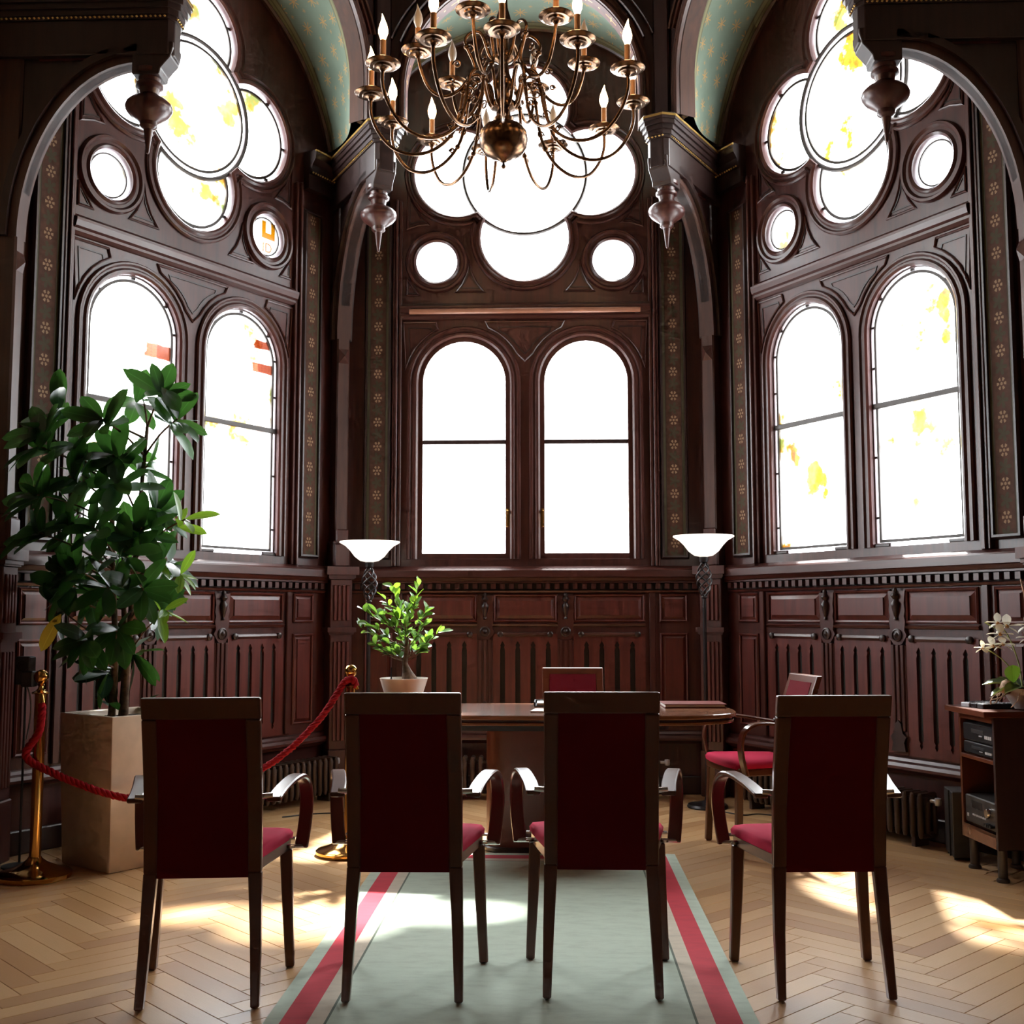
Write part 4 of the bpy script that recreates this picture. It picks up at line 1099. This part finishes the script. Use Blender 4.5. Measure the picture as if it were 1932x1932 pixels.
SC = [(-0.648,0.406,1.345),(-0.666,0.249,1.283),(-0.694,0.257,1.199),(-0.764,0.273,1.216),(-0.806,0.403,1.13),(-0.742,0.317,1.06),(-0.666,0.355,1.06),(-0.616,0.29,1.145),(-0.554,0.331,1.227),(-0.511,0.307,1.281),(-0.497,0.3,1.345),(-0.473,0.347,1.145),(-0.432,0.347,1.09),(-0.407,0.401,1.103),(-0.475,0.366,1.03),(-0.536,0.416,1.05),(-0.59,0.401,1.089),(-0.648,0.428,1.0),(-0.694,0.364,1.01),(-0.559,0.263,1.159),(-0.757,0.402,1.144),(-0.465,0.403,1.217),(-0.606,0.411,1.255)]
for i, p in enumerate(SC):
    c = Vector(p) - Vector((-.575,.34,TZ)); q = Vector((.012, 0, max(.24, min(.40, c.z-.12))))
    MB().tube(bez([q, (q+c)/2 + Vector((0,0,-.01)), c], 4), .0028, 5).build('twig', M['bark'], sp, smooth=60)
    for k in range(12):
        t = rb.uniform(.35, 1.08); b = q.lerp(c, t); d = Vector((rb.uniform(-1,1), rb.uniform(-1,1), rb.uniform(-.3,1.0))) + (c-q).normalized()*.8
        me = rb.choice(ly) if (i in (0,1,9,10,13) and k % 2) else rb.choice(lm)
        o = link('leaf', me, sp, b, aim(d, rb.uniform(-.8,.8))); s = rb.uniform(.75,1.15); o.scale = (s,s,s)

# ------------------------------------------------------------------ floor lamps
def lamp_parts():
    root = empty('floor_lamp')
    MB().lathe([(0,0),(.125,0),(.128,.008),(.120,.022),(.05,.034),(.018,.045),(.014,.07),(0,.07)], n=32).build('base', M['iron'], root, smooth=35)
    MB().tube([(0,0,.05),(0,0,1.315)], .012, 10).build('pole', M['iron'], root, smooth=40)
    for k in range(5):
        pth = []
        for i in range(25):
            t = i/24; a = 2*pi*k/5 + t*2*pi*.85; r = .010 + .038*sin(pi*t)**.8; pth.append((r*cos(a), r*sin(a), 1.315 + .215*t))
        MB().tube(pth, .0055, 6).build('twisted_bar', M['iron'], root, smooth=60)
    MB().lathe([(.018,0),(.020,.006),(.014,.012)], (0,0,1.303), 14).lathe([(.016,0),(.026,.008),(.030,.035),(.024,.04)], (0,0,1.525), 16).build('socket_cup', M['iron'], root, smooth=40)
    MB().lathe([(.020,0),(.060,.008),(.095,.035),(.125,.075),(.155,.105),(.185,.122),(.194,.128),(.192,.135),(.180,.130),(.150,.113),(.120,.083),(.090,.043),(.055,.016),(.0,.010)], (0,0,1.565), 40).build('lamp_shade', M['shade'], root, smooth=50)
    return root
la = lamp_parts(); la.location = (1.150, 1.75, .03 - .03); tag(la, 'black torchiere floor lamp with white bowl shade right of the back window', 'floor lamp', 'torchiere floor lamps')
lb = copy_tree(la); lb.location = (-.988, 1.75, 0); lb.scale = (1.0, 1.0, .982); tag(lb, 'black torchiere floor lamp with white bowl shade behind the small ficus', 'floor lamp', 'torchiere floor lamps')

# ------------------------------------------------------------------ stanchions and rope
def stanchion():
    root = empty('rope_stanchion')
    MB().lathe([(0,0),(.160,0),(.165,.008),(.165,.022),(.155,.030),(.11,.042),(.06,.065),(.034,.085),(.028,.095),(0,.095)], n=40).build('base', M['brass'], root, smooth=35)
    MB().tube([(0,0,.09),(0,0,.835)], .0255, 20).build('post', M['brass'], root, smooth=40)
    MB().lathe([(.0255,0),(.040,.004),(.040,.010),(.0255,.016),(.014,.028),(.012,.038),(.018,.044),(.010,.052)], (0,0,.832), 20).build('collar', M['brass'], root, smooth=40)
    MB().lathe([(.033*sin(pi*i/14), -.033*cos(pi*i/14)) for i in range(15)], (0,0,.914), 24).build('ball', M['brass'], root, smooth=60)
    return root
s1 = stanchion(); s1.location = (-2.19,-.27,0); tag(s1, 'brass rope post with ball top beside the cream planter', 'rope post', 'brass rope posts')
s2 = copy_tree(s1); s2.location = (-.84,.29,0); tag(s2, 'brass rope post with ball top behind the second chair', 'rope post', 'brass rope posts')
rp = thing('barrier_rope', 'twisted red barrier rope slung between the two brass posts', 'rope', (-2.19,-.27,0))
pth = bez([(-2.165,-.305,.79),(-2.160,-.318,.74),(-2.175,-.31,.66),(-2.225,-.316,.58),(-2.21,-.318,.535),(-2.12,-.318,.49),(-2.00,-.32,.44),(-1.80,-.31,.375),(-1.60,-.24,.345),(-1.38,-.13,.38),(-1.15,.02,.50),(-.98,.15,.67),(-.90,.235,.80),(-.865,.262,.86),(-.825,.255,.875),(-.812,.275,.84)], 14)
pth = [p + Vector((2.19,.27,0)) for p in pth]
L = 0; acc = [0]
for a, b in zip(pth[:-1], pth[1:]): L += (b-a).length; acc.append(L)
for k in range(3):
    q = []
    for i, p in enumerate(pth):
        t = (pth[min(i+1,len(pth)-1)] - pth[max(i-1,0)]).normalized(); n1 = t.cross(Vector((.3,.9,.1))).normalized(); n2 = t.cross(n1)
        a = acc[i]/.075*2*pi + 2*pi*k/3; q.append(p + (n1*cos(a) + n2*sin(a))*.0085)
    MB().tube(q, .0105, 7).build('strand', M['rope'], rp, smooth=60)
MB().tube([(.02,-.03,.835),(.028,-.036,.80),(.026,-.036,.775)], [.006,.010,.013], 10).build('hook', M['brass'], rp, smooth=50)
MB().tube([(1.378,.545,.845),(1.385,.56,.825)], [.012,.008], 10).build('hook', M['brass'], rp, smooth=50)

# ------------------------------------------------------------------ speaker on a pole
sk = thing('speaker_stand', 'small black speaker on a thin pole at the left edge by the brass post', 'speaker', (-2.365,-.05,0))
MB().lathe([(0,0),(.080,0),(.082,.008),(.03,.018),(.008,.022),(0,.022)], n=28).build('base', M['base_grey'], sk, smooth=35)
MB().tube([(0,0,.02),(0,0,.86)], .006, 8).build('pole', M['black'], sk, smooth=40)
MB().box(-.040,.032,-.035,.035,.865,1.00).build('cabinet', M['black'], sk, bevel=.006)
MB().box(.0,.060,-.060,.0,.855,.93).build('satellite', M['black'], sk, bevel=.006)
MB().lathe([(.024,0),(.026,.003),(.012,.006),(0,.004)], n=18).build('driver', M['blackgl'], sk, loc=(-.004,-.036,.955), rot=(pi/2,0,0), smooth=40)
MB().tube(bez([(0.006,0,.86),(.02,.01,.80),(.02,.02,.72),(.008,.01,.60)],5), .004, 6).build('cable', M['grey'], sk, smooth=40)

# ------------------------------------------------------------------ radiators
def radiator(n, pitch=.052, h=.27):
    root = empty('radiator'); w = n*pitch
    sec = MB()
    for y in (-.05, 0, .05):
        sec.tube([(0,y,.05),(0,y,.07),(0,y,h-.02),(0,y,h)], [.010,.0165,.0165,.010], 8)
    sec.tube([(0,-.055,h-.005),(0,.055,h-.005)], .014, 8).tube([(0,-.055,.06),(0,.055,.06)], .014, 8)
    me = sec.mesh('section', M['radiator'], smooth=45)
    for i in range(n): link('section', me, root, (-w/2 + pitch*(i+.5), 0, 0))
    MB().tube([(-w/2,0,.075),(w/2,0,.075)], .012, 8).tube([(-w/2,0,h-.03),(w/2,0,h-.03)], .012, 8).build('pipe', M['radiator'], root, smooth=40)
    for x in (-w/2+.08, w/2-.08): MB().box(x-.012, x+.012, -.05, .05, 0, .06).build('foot', M['radiator'], root)
    MB().tube([(w/2,0,h-.03),(w/2+.03,0,h-.03)], .010, 8).lathe([(0,-.022),(.016,-.018),(.019,0),(.016,.018),(0,.022)], (w/2+.045,0,h-.03), 12).build('valve', M['silver'], root, smooth=50)
    return root
for k, ap, u, lab in ((90, 2.03, 0.0, 'ribbed brown cast iron radiator under the back window'), (150, 2.10, .18, 'ribbed brown cast iron radiator under the left window'), (30, 2.12, -.12, 'ribbed brown cast iron radiator under the right window')):
    a = radians(k); r = radiator(34 if k == 90 else 28 if k == 30 else 36)
    r.location = (ap*cos(a) + u*sin(a), ap*sin(a) - u*cos(a), 0); r.rotation_euler = (0,0,a - pi/2)
    tag(r, lab, 'radiator', 'cast iron radiators')

# ------------------------------------------------------------------ media cabinet and what stands on and in it
cb = thing('media_cabinet', 'dark wooden media cabinet with open shelves on grey legs at the right edge', 'cabinet', (2.30,-.055,0), radians(4))
wd = M['chairwood']
H0, H1 = .145, .735
MB().box(-.135,.135,.170,.188,H0,H1).build('side_panel', wd, cb, bevel=.002)
MB().box(-.135,.135,-.188,-.170,H0,H1).build('side_panel', M['wood_dark'], cb, bevel=.002)
MB().box(.120,.135,-.170,.170,H0,H1).build('back_panel', M['wood_dark'], cb)
MB().box(-.135,.120,-.170,.170,H0+.05,H0+.066).build('bottom_board', wd, cb)
MB().box(-.135,-.118,-.170,.170,H0,H0+.066).build('plinth_board', M['tablewood'], cb, bevel=.002)
MB().box(-.135,.120,-.170,.170,.520,.538).build('shelf', wd, cb, bevel=.002)
MB().box(-.135,.120,-.170,.170,H1-.03,H1).build('top_rail', wd, cb)
MB().box(-.19,.155,-.215,.215,H1,H1+.028).build('top', wd, cb, bevel=.003)
for x in (-.10,.10):
    for y in (-.15,.14):
        MB().tube([(x,y,.02),(x,y,H0)], .021, 14).lathe([(.028,0),(.030,.006),(.026,.016),(.012,.022)], (x,y,0), 16).build('leg', M['grey'], cb, smooth=40)
def at_cab(x, y, z):
    a = radians(4); return (2.30 + x*cos(a) - y*sin(a), -.055 + x*sin(a) + y*cos(a), z)
def device(name, label, x, y, z, w, h, d, face):
    r = thing(name, label, 'stereo', at_cab(x, y, z), radians(4)); MB().box(-d/2,d/2,-w/2,w/2,.006,h).build('case', M['amp'], r, bevel=.003)
    m = MB()
    for a in (-1,1):
        for b in (-1,1): m.lathe([(.009,0),(.009,.007),(0,.007)], (a*(d/2-.02), b*(w/2-.03), 0), 8)
    m.build('feet', M['black'], r)
    face(r, d, w, h); return r
def face_amp(r, d, w, h):
    MB().box(-d/2-.003,-d/2+.001,-w/2+.002,w/2-.002,.010,h-.003).build('front_plate', M['amp'], r, bevel=.002)
    MB().box(-d/2-.005,-d/2-.002,-.02,.09,h*.60,h*.85).build('display', M['blackgl'], r)
    def knob(y, z, rad): MB().lathe([(0,.022),(rad*.9,.022),(rad,.018),(rad,0),(0,0)][::-1], n=18).build('knob', M['chrome'] if rad > .015 else M['black'], r, loc=(-d/2-.004,y,z), rot=(0,-pi/2,0), smooth=40)
    knob(-.105, h*.62, .022)
    for i in range(4): knob(-.075-.022*i, h*.22, .007)
    m = MB()
    for i in range(7): m.box(-d/2-.006,-d/2-.002,-.055+.021*i,-.043+.021*i,h*.34,h*.40)
    m.box(-d/2-.006,-d/2-.002,.125,.140,h*.25,h*.36)
    m.build('buttons', M['silver'], r)
def face_deck(r, d, w, h):
    MB().box(-d/2-.003,-d/2+.001,-w/2+.002,w/2-.002,.010,h-.003).build('front_plate', M['blackgl'], r, bevel=.002)
    MB().box(-d/2-.005,-d/2-.002,-.06,.07,h*.52,h*.74).build('disc_tray', M['black'], r, bevel=.001)
    m = MB()
    for i in range(4): m.box(-d/2-.006,-d/2-.002,-.14+.018*i,-.128+.018*i,h*.32,h*.5)
    m.box(-d/2-.006,-d/2-.002,-.045,-.015,h*.38,h*.44); m.build('buttons', M['silver'], r)
device('amplifier', 'large anthracite stereo receiver on the lower shelf of the media cabinet', -.005, .0, H0+.066, .330, .135, .235, face_amp)
device('disc_player', 'flat black disc player on the upper shelf of the media cabinet', -.005, .0, .538, .325, .060, .235, face_deck)
device('cassette_deck', 'black cassette deck stacked on top of the disc player', -.005, .0, .599, .325, .085, .235, face_deck)
tzc = H1+.028
def remote(label, x, y, w, l, h, rz, mat, bm):
    r = thing('remote_control', label, 'remote control', at_cab(x, y, tzc), radians(rz), 'remote controls on the media cabinet')
    MB().box(-l/2,l/2,-w/2,w/2,0,h).build('body', M[mat], r, bevel=.004, seg=2)
    me = MB().box(-.005,.005,-.004,.004,0,.003).mesh('button', M[bm])
    for i in range(7):
        for j in range(3): link('button', me, r, (-l/2+.03+i*(l-.06)/6, (j-1)*w*.27, h))
remote('silver grey remote control furthest back on the media cabinet', -.07, .10, .050, .19, .022, 30, 'silver', 'black')
remote('black remote control between the other two on the media cabinet', -.055, .035, .046, .17, .022, 20, 'blackgl', 'silver')
remote('black remote control nearest to the front of the media cabinet', -.045, -.040, .050, .18, .024, 12, 'black', 'silver')

# ---- orchid
oc = thing('potted_orchid', 'white orchid in a grey bowl on the media cabinet', 'potted plant', at_cab(.055,-.105,tzc)); ox, oy, oz = at_cab(.055,-.105,tzc)
MB().lathe([(.035,0),(.045,.004),(.075,.05),(.100,.095),(.103,.10),(.096,.10),(.07,.06),(0,.055)], n=32).build('bowl', M['orchidpot'], oc, smooth=35)
MB().lathe([(0,.05),(.092,.088),(.05,.098),(0,.10)], n=20).build('moss', M['soil'], oc, smooth=50)
ol = leaf_mesh('leaf', .16, .065, M['leaf_orchid'], .28, .3)
for d in ((-1,.2,.35),(-.7,-.7,.15),(.3,-1,.3),(1,-.2,.4),(.6,.8,.3),(-.3,.9,.45),(-.9,-.2,.05)):
    link('leaf', ol, oc, (.015*d[0], .015*d[1], .10), aim(d, rb.uniform(-.3,.3)))
ob = leaf_mesh('leaf', .085, .07, M['leaf_young'], .1, .2); link('leaf', ob, oc, (-.055,-.02,.125), aim((-.15,-.2,1), .5))
for i in range(9):
    a = rb.uniform(2.4, 4.4); p = Vector((.085*cos(a), .085*sin(a), .10)); pts = [p]
    for k in range(5): p = p + Vector((cos(a)*.012 + rb.uniform(-.016,.016), sin(a)*.012 + rb.uniform(-.016,.016), -.018 + rb.uniform(-.008,.014))); pts.append(p)
    MB().tube(bez(pts,3), .0022, 5).build('air_root', M['root'], oc, smooth=60)
MB().lathe([(0,-.03),(.025,-.02),(.032,0),(.02,.03),(0,.04)], (-.09,-.02,.10), 10).build('root_ball', M['root'], oc, smooth=60)
pet = leaf_mesh('petal', .058, .056, M['petal'], .15, .1, 5); pets = leaf_mesh('petal', .052, .036, M['petal'], .1, .1, 5)
def bloom(c, face, s=1.0):
    c = Vector(c); f = Vector(face).normalized(); s1 = f.cross(Vector((0,0,1))).normalized(); s2 = s1.cross(f)
    core = MB().lathe([(0,-.006),(.008,-.003),(.009,.004),(0,.012)], n=8).build('flower', M['petal_core'], oc, smooth=60, loc=c, rot=f.to_track_quat('Z','Y').to_euler()); core.scale = (s,s,s)
    for a, me in ((90,pets),(210,pets),(330,pets),(10,pet),(170,pet)):
        d = s1*cos(radians(a)) + s2*sin(radians(a)) + f*.25
        q = link('petal', me, core); q.rotation_euler = (core.rotation_euler.to_matrix().inverted() @ aim(d,0).to_matrix()).to_euler()
stA = bez([(-.01,0,.10),(-.02,0,.20),(-.05,0,.30),(-.085,0,.365),(-.125,0,.375),(-.17,.0,.40)], 5)
MB().tube(stA, .0032, 6).build('flower_stem', M['stemgreen'], oc, smooth=60)
stB = bez([(-.03,0,.11),(-.07,0,.20),(-.13,0,.255),(-.175,0,.275)], 5); MB().tube(stB, .0028, 6).build('flower_stem', M['stemgreen'], oc, smooth=60)
stC = bez([(.04,.02,.10),(.045,.02,.30),(.03,.02,.48),(.01,.02,.60)], 5); MB().tube(stC, .0035, 6).build('flower_stem', M['root'], oc, smooth=60)
for c, f, s in (((-.075,-.012,.38),(-.3,-1,.1),1.15),((-.105,-.012,.345),(-.6,-1,-.2),1.05),((-.115,-.01,.395),(-.2,-1,.3),.95),((-.09,0,.30),(-.5,-.8,-.6),1.0),((-.185,-.005,.280),(-.9,-.5,.1),.75),((-.14,-.005,.29),(.1,-.8,.6),1.0),((.02,-.02,.385),(-.3,-1,.0),1.1),((.06,-.02,.35),(.2,-1,-.1),1.05),((.015,-.02,.33),(-.4,-1,-.3),.9)):
    bloom(c, f, s)

# ---- black floor box behind the cabinet
sw = thing('subwoofer', 'low dark box speaker on the floor behind the media cabinet', 'speaker', (2.215,.33,0), radians(-8))
MB().box(-.055,.055,-.10,.10,.012,.33).build('cabinet', M['amp'], sw, bevel=.004); MB().box(-.062,-.055,-.045,-.035,.012,.33).build('front_joint', M['black'], sw); 
for x in (-.04,.04):
    for y in (-.08,.08): MB().lathe([(.010,0),(.010,.012),(0,.012)], (x,y,0), 8).build('foot', M['black'], sw)

# ------------------------------------------------------------------ cables on the floor
def cable(label, pts):
    o = MB().tube(bez(pts, 8), .004, 6).build('cable', M['black'], smooth=60); tag(o, label, 'cable'); return o
cable('black cable lying on the parquet between the left radiator and the back corner', [(-1.42,1.30,.0045),(-1.25,1.42,.0045),(-1.05,1.48,.0045),(-.99,1.60,.0045)])
cable('black cable lying on the parquet by the right floor lamp', [(1.20,1.60,.0045),(1.32,1.46,.0045),(1.42,1.50,.0045),(1.55,1.42,.0045)])

# ------------------------------------------------------------------ chandelier
cx, cy = -.047, 0.0
cn = thing('chandelier', 'large bronze candle chandelier with two tiers of curved arms', 'chandelier', (cx, cy, 0))
prof = [(0,3.428),(.008,3.432),(.013,3.442),(.007,3.452),(.006,3.462),(.016,3.466),(.020,3.472),(.050,3.482),(.092,3.505),(.117,3.540),(.123,3.580),(.117,3.618),(.094,3.648),(.064,3.662),(.048,3.668),(.046,3.675),(.050,3.682)]
MB().lathe(prof, n=36).build('ball', M['bronze'], cn, smooth=50)
prof = [(.050,3.670),(.052,3.69),(.038,3.70),(.034,3.73),(.060,3.74),(.066,3.76),(.060,3.775),(.036,3.785),(.032,3.83),(.050,3.85),(.056,3.875),(.040,3.90),(.030,3.93),(.026,3.98),(.050,3.995),(.058,4.01),(.050,4.03),(.028,4.04),(.026,4.10),(.040,4.14),(.046,4.18),(.034,4.23),(.022,4.27),(.018,4.34),(.030,4.40),(.024,4.46),(.010,4.50)]
MB().lathe(prof, n=28).build('baluster', M['bronze'], cn, smooth=50)
MB().tube([(0,0,4.48),(0,0,6.12)], .010, 10).build('rod', M['bronze'], cn, smooth=50)
def arm_curve(r, zp, z0, zl, zh): 
    return [Vector((.052,0,z0)), Vector((.075,0,z0+.03)), Vector((.11,0,zh)), Vector((.155,0,zh+.012)), Vector((.195,0,zh-.04)), Vector((.225*r/.665+.0,0,(zh+zl)/2)), Vector((.40*r,0,zl+.10)), Vector((.50*r+.02,0,zl+.025)), Vector((.66*r+.02,0,zl)), Vector((.82*r+.015,0,zl+.035)), Vector((.95*r,0,zl+.12)), Vector((r,0,zl+.21)), Vector((r,0,zp-.015))]
def scroll(c, r, turns=1.3, n=20, sx=1):
    return [(c[0] + sx*r*(1-.72*i/n)*cos(2*pi*turns*i/n), 0, c[1] + r*(1-.72*i/n)*sin(2*pi*turns*i/n)) for i in range(n+1)]
def tier(angles, r, zp, z0, zl, zh, unlit):
    m = MB().tube(bez(arm_curve(r, zp, z0, zl, zh), 4), .0088, 8)
    for c, rr_ in (((.17, zh-.075), .028), ((.235, zl+.17), .022), ((.30 if r > .5 else .26, zl+.085), .016)): m.tube(scroll(c, rr_), .0045, 6)
    for q in (.36, .5): 
        p = bez(arm_curve(r, zp, z0, zl, zh), 4); p = p[int(len(p)*q)]; m.lathe([(0,-.014),(.013,-.008),(.015,0),(.013,.008),(0,.014)], tuple(p), 8)
    arm = m.mesh('arm', M['bronze'], smooth=60)
    pan = MB().lathe([(0,-.034),(.010,-.032),(.015,-.022),(.022,-.016),(.042,-.014),(.046,-.007),(.062,-.006),(.067,.001),(.079,.003),(.084,.009),(.080,.013),(.070,.009),(.056,.006),(.036,.004),(.030,.012),(.022,.018),(.026,.034),(.020,.036)], n=28).mesh('drip_pan', M['bronze'], smooth=50)
    sl_ = MB().lathe([(.0145,.03),(.0145,.124),(.010,.126)], n=14).mesh('candle_sleeve', M['sleeve'], smooth=40)
    bl = [(.010,.124),(.014,.134),(.0225,.158),(.0235,.175),(.018,.200),(.010,.222),(.006,.236),(.0025,.250),(.0005,.256)]
    mb = MB().lathe(bl, n=16); mb.v = [(x + .010*max(0,(z-.19)/.065)**2 - .004*max(0,(z-.19)/.065), y, z) for x, y, z in mb.v]
    on = mb.mesh('flame_bulb', M['bulb'], smooth=60); off = mb.mesh('flame_bulb', M['bulb_off'], smooth=60)
    for i, deg in enumerate(angles):
        a = -pi/2 + radians(deg)
        ao = link('arm', arm, cn, rot=(0,0,a))
        for nm, me in (('drip_pan', pan), ('candle_sleeve', sl_), ('flame_bulb', off if i in unlit else on)):
            q = link(nm, me, ao, (r,0,zp))
tier((2,33,66,98,128,158,191,219,245,275,303,334), .665, 3.80, 3.745, 3.495, 3.90, {5, 6})
tier((-17,38,108,160,222,275), .432, 4.03, 4.0, 3.80, 4.13, {2, 3, 4, 5})
